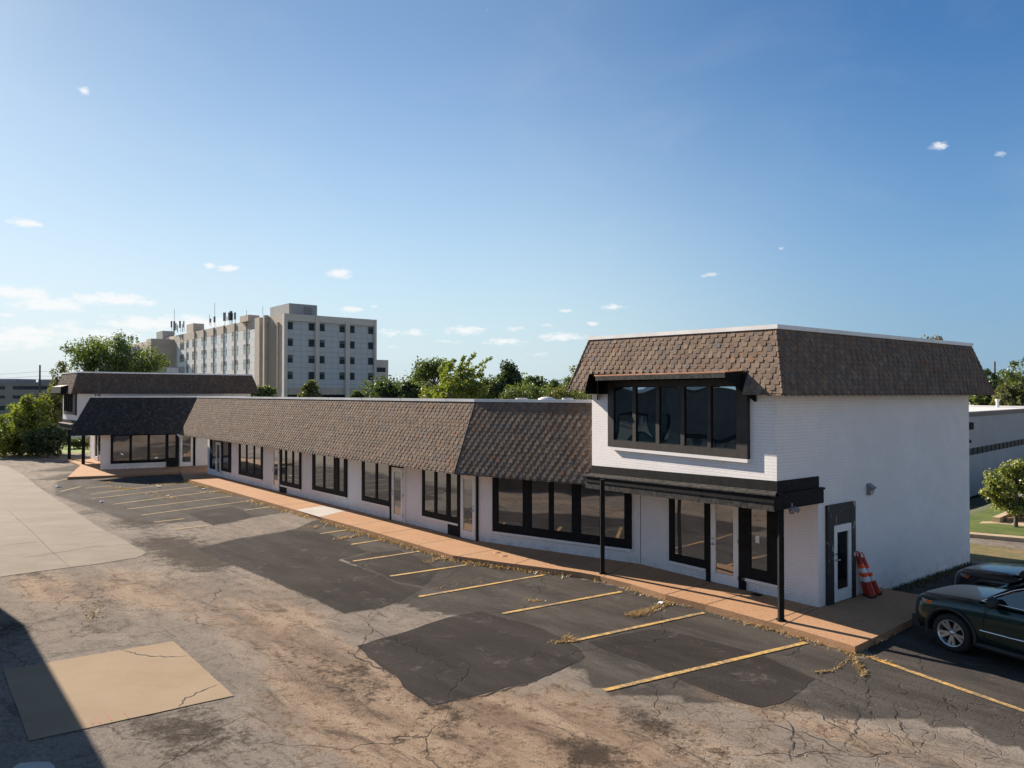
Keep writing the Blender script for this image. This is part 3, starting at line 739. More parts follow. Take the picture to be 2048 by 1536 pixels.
def asphalt(name, fixed=None):
    """aged parking-lot asphalt; fixed = (base light, base dark, grit) for the separate patches"""
    t = NT(name); c = t.coord()
    lane = t.n('ShaderNodeMapping', i_Vector=c, i_Rotation=(0, 0, math.atan2(.724, .69)), i_Scale=(1, 1, 1)).outputs[0]
    streak = t.n('ShaderNodeMapping', i_Vector=lane, i_Scale=(.35, 1.3, 1)).outputs[0]
    n_big = t.noise(streak, .8, 7, .68, .3); n_mid = t.noise(c, 2.6, 8, .72); n_fine = t.noise(c, 28, 5, .8); n_grain = t.noise(c, 120, 2, .6)
    if fixed is None:
        at_ = t.n('ShaderNodeAttribute', attribute_name='Wear'); sp = t.n('ShaderNodeSeparateColor', i_0=at_.outputs['Color'])
        grit, stain, bay = sp.outputs[0], sp.outputs[1], sp.outputs[2]; crz = at_.outputs['Alpha']
    else: grit, stain, bay, crz = fixed
    n_spk = t.noise(c, 11, 6, .85)
    old = t.mix(t.ramp(n_big, .3, .72), (.190, .162, .136), (.285, .246, .206))
    old = t.mix(t.math('MULTIPLY', t.ramp(t.math('ADD', t.math('MULTIPLY', n_spk, .6), t.math('MULTIPLY', n_mid, .4)), .48, .60), .75), old, (.105, .089, .074))
    new = t.mix(t.ramp(n_big, .3, .72), *(((.050, .045, .041), (.096, .087, .077)) if fixed is None else ((.030, .026, .024), (.054, .048, .044))))
    bayf = t.ramp(t.math('ADD', bay, t.math('MULTIPLY', t.math('SUBTRACT', n_mid, .5), .7)), .30, .66)
    base = t.mix(bayf, old, new)
    pale = t.math('MULTIPLY', t.ramp(t.noise(c, 1.1, 7, .8, .5), .55, .70), t.math('ADD', .20, t.math('MULTIPLY', n_spk, .4)))
    base = t.mix(pale, base, (.205, .185, .165))
    gm = t.math('ADD', grit, t.math('MULTIPLY', t.math('SUBTRACT', n_big, .5), 1.1)); gm = t.math('ADD', gm, t.math('MULTIPLY', t.math('SUBTRACT', n_mid, .5), 1.5)); gm = t.math('ADD', gm, t.math('MULTIPLY', t.math('SUBTRACT', n_spk, .5), 1.3))
    gcol = t.mix(t.ramp(n_big, .36, .64), (.195, .134, .092), (.35, .260, .180))
    gcol = t.mix(t.math('MULTIPLY', t.ramp(t.math('ADD', t.math('MULTIPLY', n_spk, .55), t.math('MULTIPLY', n_mid, .45)), .49, .58), .85), gcol, (.125, .084, .057))
    base = t.mix(t.math('MULTIPLY', t.ramp(gm, .30, .85), .9), base, gcol)
    drk = t.math('MULTIPLY', t.ramp(t.noise(streak, 1.7, 9, .8, .7), .52, .66), .72)
    base = t.mix(drk, base, (.058, .047, .038))
    sm_ = t.math('ADD', stain, t.math('MULTIPLY', t.math('SUBTRACT', n_mid, .5), 1.4)); sm_ = t.math('ADD', sm_, t.math('MULTIPLY', t.math('SUBTRACT', n_spk, .5), 1.2))
    base = t.mix(t.math('MULTIPLY', t.ramp(sm_, .26, .74), .85), base, (.036, .028, .022))
    # crazing: warped cells at two sizes
    wv = t.n('ShaderNodeMixRGB') if False else None
    warp = t.n('ShaderNodeVectorMath', operation='ADD'); nz = t.n('ShaderNodeTexNoise', i_Vector=c, i_Scale=2.2, i_Detail=3)
    sc = t.n('ShaderNodeVectorMath', operation='SCALE', i_0=nz.outputs['Color']); sc.inputs['Scale'].default_value = .35
    t.link(c, warp.inputs[0]); t.link(sc.outputs[0], warp.inputs[1])
    v1 = t.n('ShaderNodeTexVoronoi', feature='DISTANCE_TO_EDGE', i_Vector=warp.outputs[0], i_Scale=3.0).outputs['Distance']
    v2 = t.n('ShaderNodeTexVoronoi', feature='DISTANCE_TO_EDGE', i_Vector=warp.outputs[0], i_Scale=.34).outputs['Distance']
    big_c = t.math('MULTIPLY', t.ramp(v2, .0015, .0055, 1, 0), t.ramp(t.noise(c, .35, 3), .42, .58))
    sm_c = t.math('MULTIPLY', t.ramp(v1, .006, .028, 1, 0), t.math('MULTIPLY', crz, t.ramp(n_mid, .36, .62)))
    crack = t.math('MAXIMUM', big_c, sm_c)
    base = t.mix(t.math('MULTIPLY', crack, .62), base, (.018, .016, .014))
    rim = t.math('MULTIPLY', t.math('MULTIPLY', t.ramp(v1, .05, .14, 1, 0), crz), t.ramp(n_fine, .5, .75))
    base = t.mix(t.math('MULTIPLY', rim, .35), base, (.26, .22, .15))
    k = t.math('ADD', t.math('MULTIPLY', t.ramp(n_grain, .3, .7), .5), t.math('MULTIPLY', t.ramp(n_fine, .3, .7), .6)); k = t.math('ADD', k, .45)
    sc2 = t.n('ShaderNodeVectorMath', operation='SCALE', i_0=base); t.link(k, sc2.inputs['Scale'])
    chip = t.math('MULTIPLY', t.ramp(t.noise(c, 14, 2, .9), .72, .77), .6)
    colr = t.mix(chip, sc2.outputs[0], (.45, .44, .42))
    h = t.math('SUBTRACT', t.math('ADD', n_grain, t.math('MULTIPLY', n_fine, 1.2)), t.math('MULTIPLY', crack, 2.0))
    t.bump(h, .55, .02)
    return t.set(colr, .95, Specular_IOR_Level=.08)
def greens(name, a, b, s=.25, c3=None):
    t = NT(name); c = t.coord()
    f = t.ramp(t.noise(c, s, 6, .7), .3, .7); col = t.mix(f, a, b)
    if c3: col = t.mix(t.ramp(t.noise(c, s * 3, 5, .7), .5, .68), col, c3)
    g = t.noise(c, 30, 3, .8); sc = t.n('ShaderNodeVectorMath', operation='SCALE', i_0=col); t.link(t.math('ADD', t.math('MULTIPLY', g, .9), .55), sc.inputs['Scale'])
    t.bump(g, .8, .05)
    return t.set(sc.outputs[0], .95)
M['asphalt'] = asphalt('aged_asphalt')
M['far_land'] = greens('far_land', (.05, .07, .03), (.12, .11, .06), .02)
M['lawn'] = greens('lawn_grass', (.072, .112, .014), (.125, .158, .024), .8)
M['dry_lawn'] = greens('dry_lawn_grass', (.24, .17, .075), (.15, .14, .055), .9, (.06, .085, .025))
g = bpy.data.objects.new('ground', ground()); COL.objects.link(g); g.location = (0, 0, LOT); g['kind'] = 'structure'
g.data.materials.append(M['asphalt']); g.data.materials.append(M['far_land'])

# repair patches in the asphalt
M['patch_dark'] = asphalt('newer_asphalt_patch', (.05, .0, .86, 0.0)); M['patch_brown'] = asphalt('brown_asphalt_patch', (.02, .0, .80, 0.0)); M['patch_pale'] = asphalt('pale_asphalt_strip', (.32, .0, .1, 0.0))
PATCH = [
 ('patch_brown', [(395, 1097), (456, 1082), (522, 1070), (588, 1061), (650, 1066), (700, 1085), (730, 1103.5), (676, 1120), (745, 1146), (790, 1166), (845, 1177), (800, 1202), (760, 1216), (688, 1227), (623, 1196), (537, 1158), (431, 1115)], 1),
 ('patch_dark', [(711, 1291), (770, 1275), (833, 1255), (900, 1235), (965, 1223), (1020, 1238), (1085, 1258), (1156, 1295), (1172, 1313), (1120, 1342), (1059, 1365), (962, 1391), (905, 1402), (859, 1413), (840, 1400), (820, 1387), (791, 1352), (733, 1316)], 2),
 ('patch_dark', [(1175, 1284), (1250, 1315), (1332, 1345), (1400, 1378), (1480, 1406), (1525, 1417), (1560, 1406), (1590, 1388), (1629, 1358), (1570, 1330), (1519, 1309), (1450, 1292), (1380, 1272), (1300, 1258)], 3),
 ('patch_pale', [(425, 1054), (507, 1035), (591, 1022), (640, 1037), (590, 1058), (520, 1069), (455, 1081), (410, 1075)], 4),
 ('patch_brown', [(378, 1028), (420, 1019), (464, 1013), (490, 1024), (507, 1033), (470, 1043), (426, 1051), (395, 1038)], 5),
 ('patch_dark', [(684, 1119), (760, 1104), (800, 1100), (876, 1137), (860, 1158), (846, 1172), (795, 1162), (745, 1141)], 6)]
for i, (m, pts, sd_) in enumerate(PATCH): sheet('asphalt_patch', poly_px(pts), LOT + .004 + .0008 * (i % 2), M[m], .05, .22, sd_)

# concrete
def concrete(name, a, b, streak=.5):
    t = NT(name); c = t.coord(); n1 = t.noise(c, .5, 7, .7); n2 = t.noise(c, 25, 4, .75)
    st = t.n('ShaderNodeMapping', i_Vector=c, i_Rotation=(0, 0, .8), i_Scale=(.3, 1.6, 1)).outputs[0]
    col = t.mix(t.ramp(n1, .3, .7), a, b)
    col = t.mix(t.math('MULTIPLY', t.ramp(t.noise(st, 1.0, 7, .75), .48, .70), streak), col, tuple(x * .62 for x in a))
    spot = t.ramp(t.noise(c, 5.5, 2, .9), .76, .80)
    col = t.mix(t.math('MULTIPLY', spot, .6), col, tuple(x * .35 for x in a))
    sc = t.n('ShaderNodeVectorMath', operation='SCALE', i_0=col); t.link(t.math('ADD', t.math('MULTIPLY', n2, .36), .82), sc.inputs['Scale'])
    t.bump(n2, .25, .006)
    return t.set(sc.outputs[0], .9, Specular_IOR_Level=.12)
M['concrete'] = concrete('pale_concrete', (.190, .162, .128), (.240, .208, .168)); M['slab'] = concrete('tan_concrete', (.272, .200, .128), (.312, .238, .160), .16); M['ramp'] = concrete('grey_ramp_concrete', (.40, .38, .35), (.50, .47, .43))
drive = [(-420, 922), (0, 929.5), (14, 933), (41, 946), (79, 976), (132, 1011), (198, 1055), (244, 1078), (292, 1105.5), (274, 1116), (178, 1131), (80, 1143), (0, 1154), (-700, 1250)]
sheet('concrete_drive', poly_px(drive), LOT + .010, M['concrete'], .03, .3, 11)
sheet('concrete_slab', poly_px([(6, 1341), (347, 1283), (405, 1336), (467, 1392.5), (59, 1483)]), LOT + .012, M['slab'], .008, .3, 12)
sheet('concrete_slab', poly_px([(20, 1560), (22, 1537), (40, 1526), (75, 1522), (100, 1525), (108, 1536), (104, 1560)]), LOT + .010, M['ramp'], .04, .2, 13)
# red spray marks on the slab
M['spray'] = plain('red_spray_paint', (.25, .07, .045), .8, .35, 30)
for (a, b) in (((192, 1433), (201, 1449)), ((210, 1424), (223, 1443)), ((180, 1441), (186, 1450)), ((249, 1428), (257, 1438))):
    p, q = G(*a), G(*b); d = (q - p).normalized(); s = Vector((-d.y, d.x, 0)) * .014
    sheet('spray_mark', [p - s, p + s, q + s, q - s], LOT + .016, M['spray'], .008, .05, 5)
def strip(name, pts, w, z, mat, seed=0, jit=.0, step=.12, taper=True):
    rnd = random.Random(seed); P = [Vector((p[0], p[1])) for p in pts]; C = []
    for a, b in zip(P, P[1:]):
        n = max(1, int((b - a).length / step)); nn = Vector(((b - a).y, -(b - a).x)).normalized()
        for k in range(n): C.append((a.lerp(b, k / n), nn))
    C.append((P[-1], nn))
    vs, fs = [], []
    for i, (p, nn) in enumerate(C):
        e = 1.0 if not taper else max(.15, min(1, 4 * min(i, len(C) - 1 - i) / len(C) + .15)); ww = w * e * (rnd.uniform(.5, 1.3) if taper else rnd.uniform(.92, 1.08)) if jit else w
        q = p + nn * (rnd.uniform(-1, 1) * jit); vs += [(*(q - nn * ww / 2), 0), (*(q + nn * ww / 2), 0)]
        if i: fs.append((2 * i - 2, 2 * i - 1, 2 * i + 1, 2 * i))
    me = bpy.data.meshes.new(name); me.from_pydata(vs, [], fs); me.materials.append(mat)
    o = bpy.data.objects.new(name, me); COL.objects.link(o); o.location = (0, 0, z); o['kind'] = 'structure'; return o
M['joint'] = plain('dark_joint', (.04, .036, .032), .9, .3, 8)  # plain dark strips for the paving joints
M['crackfill'] = plain('crack_earth', (.022, .019, .017), .95, .4, 10)
for pts in ([(15, 1020), (60, 1060), (100, 1100), (142, 1137)], [(0, 1092), (85, 1083)], [(40, 1118), (200, 1092)], [(0, 985), (70, 973)]):
    strip('concrete_joint', [G(*p) for p in pts], .035, LOT + .014, M['joint'], 3, .01)
CR = [[(60, 1248), (150, 1228), (250, 1220)], [(55, 1250), (110, 1238), (150, 1212), (180, 1206)], [(0, 1206), (120, 1205), (280, 1198)], [(300, 1192), (340, 1175), (380, 1155)], [(384, 1200), (430, 1186), (470, 1172), (535, 1158)],
      [(516, 1200), (560, 1199), (622, 1195)], [(560, 1210), (600, 1203), (624, 1197)], [(580, 1214), (605, 1206)], [(683, 1226), (660, 1238)], [(845, 1178), (820, 1200), (786, 1220)], [(876, 1138), (846, 1176)],
      [(1168, 1286), (1235, 1315), (1300, 1335), (1330, 1345)], [(1628, 1358), (1590, 1340), (1520, 1310)], [(1630, 1357), (1660, 1345), (1690, 1320)], [(1710, 1320), (1726, 1345), (1734, 1375), (1735, 1440)],
      [(1832, 1300), (1836, 1320), (1845, 1345)], [(1600, 1400), (1660, 1445), (1760, 1500)], [(1700, 1400), (1720, 1440), (1690, 1500)], [(1780, 1400), (1800, 1450), (1850, 1520)], [(210, 1293), (10, 1330)],
      [(0, 1320), (347, 1282)], [(250, 1039), (310, 1035), (380, 1028)], [(190, 1049), (225, 1045), (255, 1034), (275, 1028)], [(300, 1055), (420, 1037)], [(620, 1360), (700, 1385)], [(1380, 1340), (1350, 1365), (1330, 1390)], [(1420, 1320), (1500, 1350)], [(1500, 1440), (1620, 1470), (1720, 1520)],
      [(1440, 1360), (1400, 1390)], [(1560, 1420), (1585, 1460), (1580, 1530)], [(1880, 1380), (1905, 1430), (1990, 1500)], [(60, 1484), (350, 1425), (467, 1394)], [(500, 1080), (730, 1104)], [(690, 1300), (720, 1318), (790, 1352)], [(850, 1414), (960, 1393), (1060, 1366), (1172, 1314)],
      [(395, 1098), (431, 1116), (537, 1159), (624, 1197), (688, 1228), (760, 1217), (800, 1203), (846, 1178)], [(426, 1052), (470, 1044), (508, 1034)], [(378, 1029), (426, 1052)], [(591, 1060), (648, 1039)]]
for i, pts in enumerate(CR): strip('pavement_crack', [G(*p) for p in pts], .030 if i > 31 else .015, LOT + .009, M['crackfill'], i, .05, .10)
for i, pts in enumerate([[(240, 1301), (290, 1312), (330, 1315), (382, 1313)], [(357, 1417), (372, 1398), (400, 1385), (440, 1369)]]): strip('slab_crack', [G(*p) for p in pts], .022, LOT + .0165, M['crackfill'], i, .03, .06)

# yellow bay lines
def paint():
    t = NT('worn_yellow_paint'); c = t.coord(); n1 = t.noise(c, 9, 6, .8); n2 = t.noise(c, 1.2, 4)
    col = t.mix(t.ramp(n2, .3, .7), (.50, .30, .075), (.56, .36, .12))
    k = t.ramp(t.math('ADD', n1, t.math('MULTIPLY', t.math('SUBTRACT', n2, .5), .7)), .41, .60)
    col = t.mix(t.math('MULTIPLY', k, .8), col, (.09, .08, .07))
    return t.set(col, .8)
M['paint'] = paint()
def paint_faded():
    t = NT('faded_yellow_paint'); c = t.coord(); n1 = t.noise(c, 6, 6, .8)
    col = t.mix(t.ramp(n1, .48, .68), (.42, .29, .115), (.085, .078, .070))
    return t.set(col, .85)
M['paint_faded'] = paint_faded()
LINES = [((1208, 1382), (1612, 1286)), ((1140, 1284), (1408, 1226)), ((1005, 1228), (1243, 1184)), ((838, 1194), (1090, 1150)), ((780, 1153), (935, 1130)), ((706, 1123), (840, 1103)), ((702, 1089.5), (762, 1080.5)), ((640, 1068), (699, 1059.5)), ((489, 1021), (542, 1014)), ((1722, 1309), (2190, 1473))]
FADED = [((283, 1030.8), (501, 1001.6)), ((254, 1019), (464, 992.7)), ((226, 1009), (437, 981.8)), ((183, 997.8), (404, 972.4)), ((180, 989), (376, 964)), ((170, 977), (221, 972)), ((183, 959.7), (358, 945.7)), ((308, 1044.7), (368, 1038)), ((348, 1059.5), (414, 1052)), ((104, 964.8), (134, 958)), ((118, 983.8), (162, 973.6))]
for i, (a, b) in enumerate(LINES): strip('bay_line', [G(*a), G(*b)], .115, LOT + .0135, M['paint'], 50 + i, .003, .25, False)
for i, (a, b) in enumerate(FADED): strip('bay_line', [G(*a), G(*b)], .10, LOT + .0125, M['paint_faded'], 80 + i, .005, .3, False)

# raised pavement of exposed-aggregate concrete
def aggregate():
    t = NT('tan_aggregate_paving'); c = t.coord()
    v = t.n('ShaderNodeTexVoronoi', i_Vector=c, i_Scale=48); sp = t.n('ShaderNodeSeparateColor', i_0=v.outputs['Color']).outputs[0]
    n1 = t.noise(c, .8, 6, .7); n2 = t.noise(c, 6, 5, .7)
    col = t.mix(sp, (.30, .160, .085), (.46, .285, .165)); col = t.mix(t.math('MULTIPLY', t.ramp(n1, .35, .7), .55), col, (.44, .275, .165))
    col = t.mix(t.math('MULTIPLY', t.ramp(n2, .58, .78), .45), col, (.22, .14, .09))
    col = t.mix(t.math('MULTIPLY', t.ramp(t.noise(c, 1.7, 6, .8), .62, .70), .35), col, (.55, .46, .38))
    t.bump(sp, .3, .006)
    return t.set(col, .9, Specular_IOR_Level=.12)
M['aggregate'] = aggregate()
wk = [(369, 957), (430, 974), (476.7, 987), (592, 1020), (639, 1033.5), (738, 1061), (830, 1088), (905.7, 1110.7), (1000, 1124), (1103.6, 1137), (1160, 1144.5), (1200, 1152), (1262, 1168), (1331, 1189), (1412, 1209), (1537, 1243), (1566, 1250.6), (1640, 1272), (1710, 1293), (1763, 1268), (1845, 1227)]
front = [V2(G(x, y, 0)) for x, y in wk] + [V2(G(1850, 1192, 0)), V2(G(1768, 1177, 0))]
inner = [V2(BR) * 0.5 + V2(LR) * 0.5 - FS.n * 2, V2(LL) + inB * 2, W1 + (inA + inB).normalized() * 2, WA0 + inA * 2, FDD.pt(FDD.L + 1, -2, 0).to_2d(), FDD.pt(0, -2, 0).to_2d(), (lo1 + sd * 2)]
far = [V2(G(x, y, 0)) for x, y in [(131, 918), (161, 930.5), (135, 954), (216, 951), (361, 942)]]
mb = MB(); mb.prism([tuple(p) for p in front + inner + far], LOT - .1, 0.0, 0)
sw = struct(mb.build('sidewalk', M['aggregate']))
sheet('concrete_ramp', poly_px([(592, 1020), (644.7, 1011.5), (690, 1022), (639, 1034)], 0), .004, M['ramp'], .01, .3, 9)
# expansion joints
for a, b in [((476, 1131), (470, 1131))]: pass
wj = [(520, 999.5), (560, 1011), (700, 1050.5), (760, 1067.5), (835, 1089), (918, 1112), (1030, 1128), (1206, 1153), (1331, 1189), (1412, 1209), (1537, 1243)]
for x, y in wj:
    p = V2(G(x, y, 0)); fr = FL if x > 1281 else (FBW if x > 930 else FA); n_ = -fr.n
    q = isect(p, n_, fr.O, fr.a); strip('sidewalk_joint', [p, q], .022, .003, M['joint'], int(x), .004, .2, False)
    # the joint shows on the kerb face as well
strip('sidewalk_joint', [V2(G(1566, 1250, 0)), V2(LR)], .022, .003, M['joint'], 5, .004, .2, False)
for x, y in ((994, 1105), (1008, 1112)):
    p = G(x, y, 0); me_ = MB(); me_.lathe([(0, .006), (.11, .006), (.115, 0)], 20, 0, Matrix.Translation(p)); struct(me_.build('drain_cover', M['copper']))
# dark kerb-side seam of earth
def along(pts, step):
    out = []
    for a, b in zip(pts, pts[1:]):
        n = max(1, int((b - a).length / step)); d = (b - a).normalized()
        for k in range(n): out.append((a.lerp(b, k / n), Vector((d.y, -d.x))))
    return out
# dry grass growing in the kerb seam, in cracks and round the walls
gr = random.Random(5); mb = MB()
STRAW = [(.44, .31, .14), (.50, .37, .19), (.36, .25, .11), (.46, .34, .16), (.29, .22, .10)]
def blade(p, h, lean, c):
    a = gr.uniform(0, 6.283); d = Vector((math.cos(a), math.sin(a), 0)); s = Vector((-d.y, d.x, 0)) * gr.uniform(.006, .013)
    t_ = p + d * (h * lean) + Vector((0, 0, h)); m_ = p + d * (h * lean * .4) + Vector((0, 0, h * .65))
    mb.face([p - s, p + s, m_ + s * .8, m_ - s * .8], 0, None, c); mb.face([m_ - s * .8, m_ + s * .8, t_], 0, None, c)
kerb = front[:19]
for p, n_ in along(kerb, .035):
    den = mnoise.noise(Vector((p.x * .55, p.y * .55, 2.0))) + .62 - max(0, (p.y - 30)) * .01
    near = p.y < 19
    if den > (.25 if not near else .15):
        for _ in range(int(1 + 6 * max(0, den - .1))):
            o_ = abs(gr.gauss(0, .09 if near else .11)); q = p + n_ * (o_ + .01) + Vector((gr.uniform(-.04, .04), gr.uniform(-.04, .04)))
            c = gr.choice(STRAW) if gr.random() < .93 else (.07, .10, .03)
            blade(Vector((q.x, q.y, LOT)), gr.uniform(.03, .10) * (1.25 if not near else .7), gr.uniform(.5, 2.4), c)
def clump(pts, n, spread, h=.07):
    P = [V2(G(*p)) for p in pts]
    for _ in range(n):
        i = gr.randrange(len(P) - 1) if len(P) > 1 else 0; q = P[i].lerp(P[i + 1], gr.random()) if len(P) > 1 else P[0]
        q = q + Vector((gr.gauss(0, spread), gr.gauss(0, spread)))
        blade(Vector((q.x, q.y, LOT + .004)), gr.uniform(.02, h), gr.uniform(.8, 3.0), gr.choice(STRAW))
clump([(1260, 1232), (1290, 1224), (1340, 1205)], 1000, .075, .045); clump([(1690, 1300), (1712, 1325), (1728, 1355)], 260, .04, .045); clump([(1630, 1345), (1665, 1343), (1700, 1318)], 140, .025, .035); clump([(1700, 1305), (1730, 1312), (1790, 1330)], 180, .05, .04)
clump([(672, 1079), (700, 1075), (730, 1068)], 280, .10); clump([(848, 1126), (880, 1118), (893, 1112)], 180, .07); clump([(860, 1180), (900, 1170), (960, 1165)], 50, .06, .04); clump([(620, 1056), (640, 1055)], 90, .15)
clump([(222, 974), (245, 978), (270, 978)], 420, .22); clump([(290, 985), (330, 994), (350, 998)], 220, .22); clump([(410, 985), (440, 985)], 120, .2); clump([(214, 964), (217, 968)], 150, .12); clump([(310, 970), (345, 966)], 300, .2); clump([(1100, 1285), (1140, 1283)], 120, .05, .04)
clump([(1055, 1200), (1078, 1203)], 120, .06, .03); clump([(1560, 1245), (1572, 1258)], 160, .04, .09); clump([(185, 1245), (190, 1206)], 80, .1); clump([(1130, 1275), (1150, 1283)], 80, .04); clump([(640, 1030), (470, 1000)], 200, .25)
# weeds at the foot of the shaded side wall and round the kerb end
for p, n_ in along([V2(LR) + FS.a * 2.3, UBR], .05):
    for _ in range(9):
        o_ = abs(gr.gauss(0, .16)); q = p + FS.n * (o_ + .02); blade(Vector((q.x, q.y, LOT)), gr.uniform(.03, .13), gr.uniform(.3, 1.4), gr.choice([(.10, .09, .04), (.06, .075, .025), (.16, .12, .05)]))
for p, n_ in along([V2(G(1713, 1296)), V2(G(1800, 1252))], .03):
    for _ in range(5):
        q = p + n_ * abs(gr.gauss(0, .08)); blade(Vector((q.x, q.y, LOT)), gr.uniform(.04, .16), gr.uniform(.3, 1.6), gr.choice(STRAW))
M['straw'] = leaf_mat('dry_grass', (1.1, 1.0, .8))
o = mb.build('dry_grass', M['straw']); o['kind'] = 'stuff'; tag(o, 'dry straw-coloured weeds along the kerb and in the asphalt cracks', 'dry grass')

# lawns, road and kerb on the right, verge on the left
def hz(name, pts, z, mat, jit=.0, seed=1): return sheet(name, [G(x, y) if y > 800 else Vector((*at(x, 786, 400).to_2d(), 0)) for x, y in pts], LOT + z, mat, jit, .4, seed)
ra = lambda pts: [G(*p) for p in pts]
sheet('dry_lawn', ra([(1765, 1180), (1835, 1150), (1905, 1128), (1960, 1122), (2048, 1136), (2500, 1190), (2500, 1140), (2048, 1099), (1900, 1081), (1850, 1076)]), .006 + LOT, M['dry_lawn'], .12, .4, 21)
sheet('road', ra([(1850, 1076), (1900, 1082), (2048, 1100), (2600, 1165), (2600, 1130), (2048, 1087), (1900, 1070), (1850, 1066)]), LOT + .010, M['asphalt'], 0)
M['kerb'] = concrete('tan_kerb_concrete', (.42, .33, .22), (.50, .40, .28))  # tan concrete of kerb, footpath and upstand
kb = MB(); a, b = [V2(p) for p in ra([(1850, 1068), (2600, 1132)])]; nn = Vector((-(b - a).y, (b - a).x)).normalized()
kb.prism([tuple(a), tuple(b), tuple(b + nn * .45), tuple(a + nn * .45)], LOT - .1, LOT + .14, 0); struct(kb.build('kerb', M['kerb']))
a2, b2 = a + nn * .45, b + nn * .45
kb = MB(); kb.prism([tuple(a2), tuple(b2), (36, 36), (36, 46.6), (16.9, 28.3)], LOT - .5, LOT + .15, 0); struct(kb.build('lawn', M['lawn']))
LZ = LOT + .15
sheet('footpath', [G(x, y, LZ) for x, y in [(1958, 1047), (1995, 1047), (2048, 1052), (2500, 1085), (2500, 1065), (2048, 1045), (2010, 1044), (1965, 1043)]], LZ + .006, M['kerb'], 0)
sheet('car_park', [G(x, y, LZ) for x, y in [(2012, 1044), (2048, 1046.5), (2500, 1070), (2500, 1020), (2042, 1020)]], LZ + .008, M['asphalt'], 0)
# left verge
sheet('verge', ra([(-500, 915), (0, 917), (60, 914), (140, 910), (210, 907), (260, 905), (260, 901.5), (150, 903), (-500, 900)]), LOT + .006, M['dry_lawn'], .1, .6, 31)
M['lime'] = greens('bright_lawn_grass', (.15, .22, .022), (.21, .29, .035), .6)
sheet('lawn', ra([(-500, 905), (0, 906), (100, 906), (260, 904), (300, 890), (-500, 890)]), LOT + .010, M['lime'], 0)
sheet('road', ra([(-900, 890), (300, 890), (300, 884.5), (-900, 884.5)]), LOT + .014, M['asphalt'], 0)
# ================================================================== trees and shrubs
def foliage(mb, rnd, clumps, leaf, per, c1, c2, spread=1.0):
    for (c, r) in clumps:
        k = rnd.random(); k2 = rnd.uniform(.82, 1.18)
        for _ in range(per):
            d = Vector((rnd.gauss(0, 1), rnd.gauss(0, 1), rnd.gauss(0, .8)))
            d = d.normalized() * (rnd.random() ** .45) * r * spread; p = c + d
            f = min(1, max(0, k * .6 + rnd.random() * .5)); col = tuple((a + (b - a) * f) * k2 for a, b in zip(c1, c2))
            n = (d.normalized() * .6 + Vector((rnd.gauss(0, 1), rnd.gauss(0, 1), rnd.gauss(0, 1) + .35))).normalized()
            t = n.orthogonal().normalized(); t = Quaternion(n, rnd.uniform(0, 6.28)) @ t; b = n.cross(t)
            s = leaf * rnd.uniform(.65, 1.3); w = s * .62
            mb.face([p - t * s * .5, p + b * w * .5, p + t * s * .5, p - b * w * .5], 0, None, col)
def crown_clumps(rnd, ells, n, rc, gap=.25):
    out = []; tot = sum(e[1][0] * e[1][1] * e[1][2] for e in ells); tries = 0
    while len(out) < n and tries < n * 40:
        tries += 1; w = rnd.random() * tot
        for c, r in ells:
            w -= r[0] * r[1] * r[2]
            if w <= 0: break
        d = Vector((rnd.gauss(0, 1), rnd.gauss(0, 1), rnd.gauss(0, 1))).normalized() * rnd.random() ** .38
        if d.z < -.55 and rnd.random() < .6: continue
        p = c + Vector((d.x * r[0], d.y * r[1], d.z * r[2]))
        if mnoise.noise(p * (1.1 / rc) * .5) < gap - .5: continue
        out.append((p, rc * rnd.uniform(.55, 1.25)))
    return out
def limbs(tb, rnd, base, top, r, targets, bend=.1):
    mid = base.lerp(top, .5) + Vector((rnd.uniform(-1, 1), rnd.uniform(-1, 1), 0)) * (top - base).length * bend
    tb.tube([base - Vector((0, 0, .2)), base.lerp(mid, .15), mid, top], [r * 1.35, r, r * .75, r * .4], 8)
    for q in targets:
        s = base.lerp(top, rnd.uniform(.35, .95)); m = s.lerp(q, .5) + Vector((0, 0, (q - s).length * .12))
        tb.tube([s, m, q], [r * .42, r * .25, r * .06], 5)
LEAFCOL = {'green': ((.050, .082, .024), (.105, .150, .042)), 'dark': ((.026, .050, .018), (.058, .092, .030)), 'yellow': ((.100, .145, .024), (.240, .265, .046)), 'mid': ((.058, .088, .024), (.130, .170, .046)), 'olive': ((.075, .088, .030), (.15, .155, .052)), 'rust': ((.07, .065, .03), (.16, .12, .05)), 'sunny': ((.120, .150, .035), (.270, .290, .075))}  # last set brightened, putting sunlight into the small lawn tree
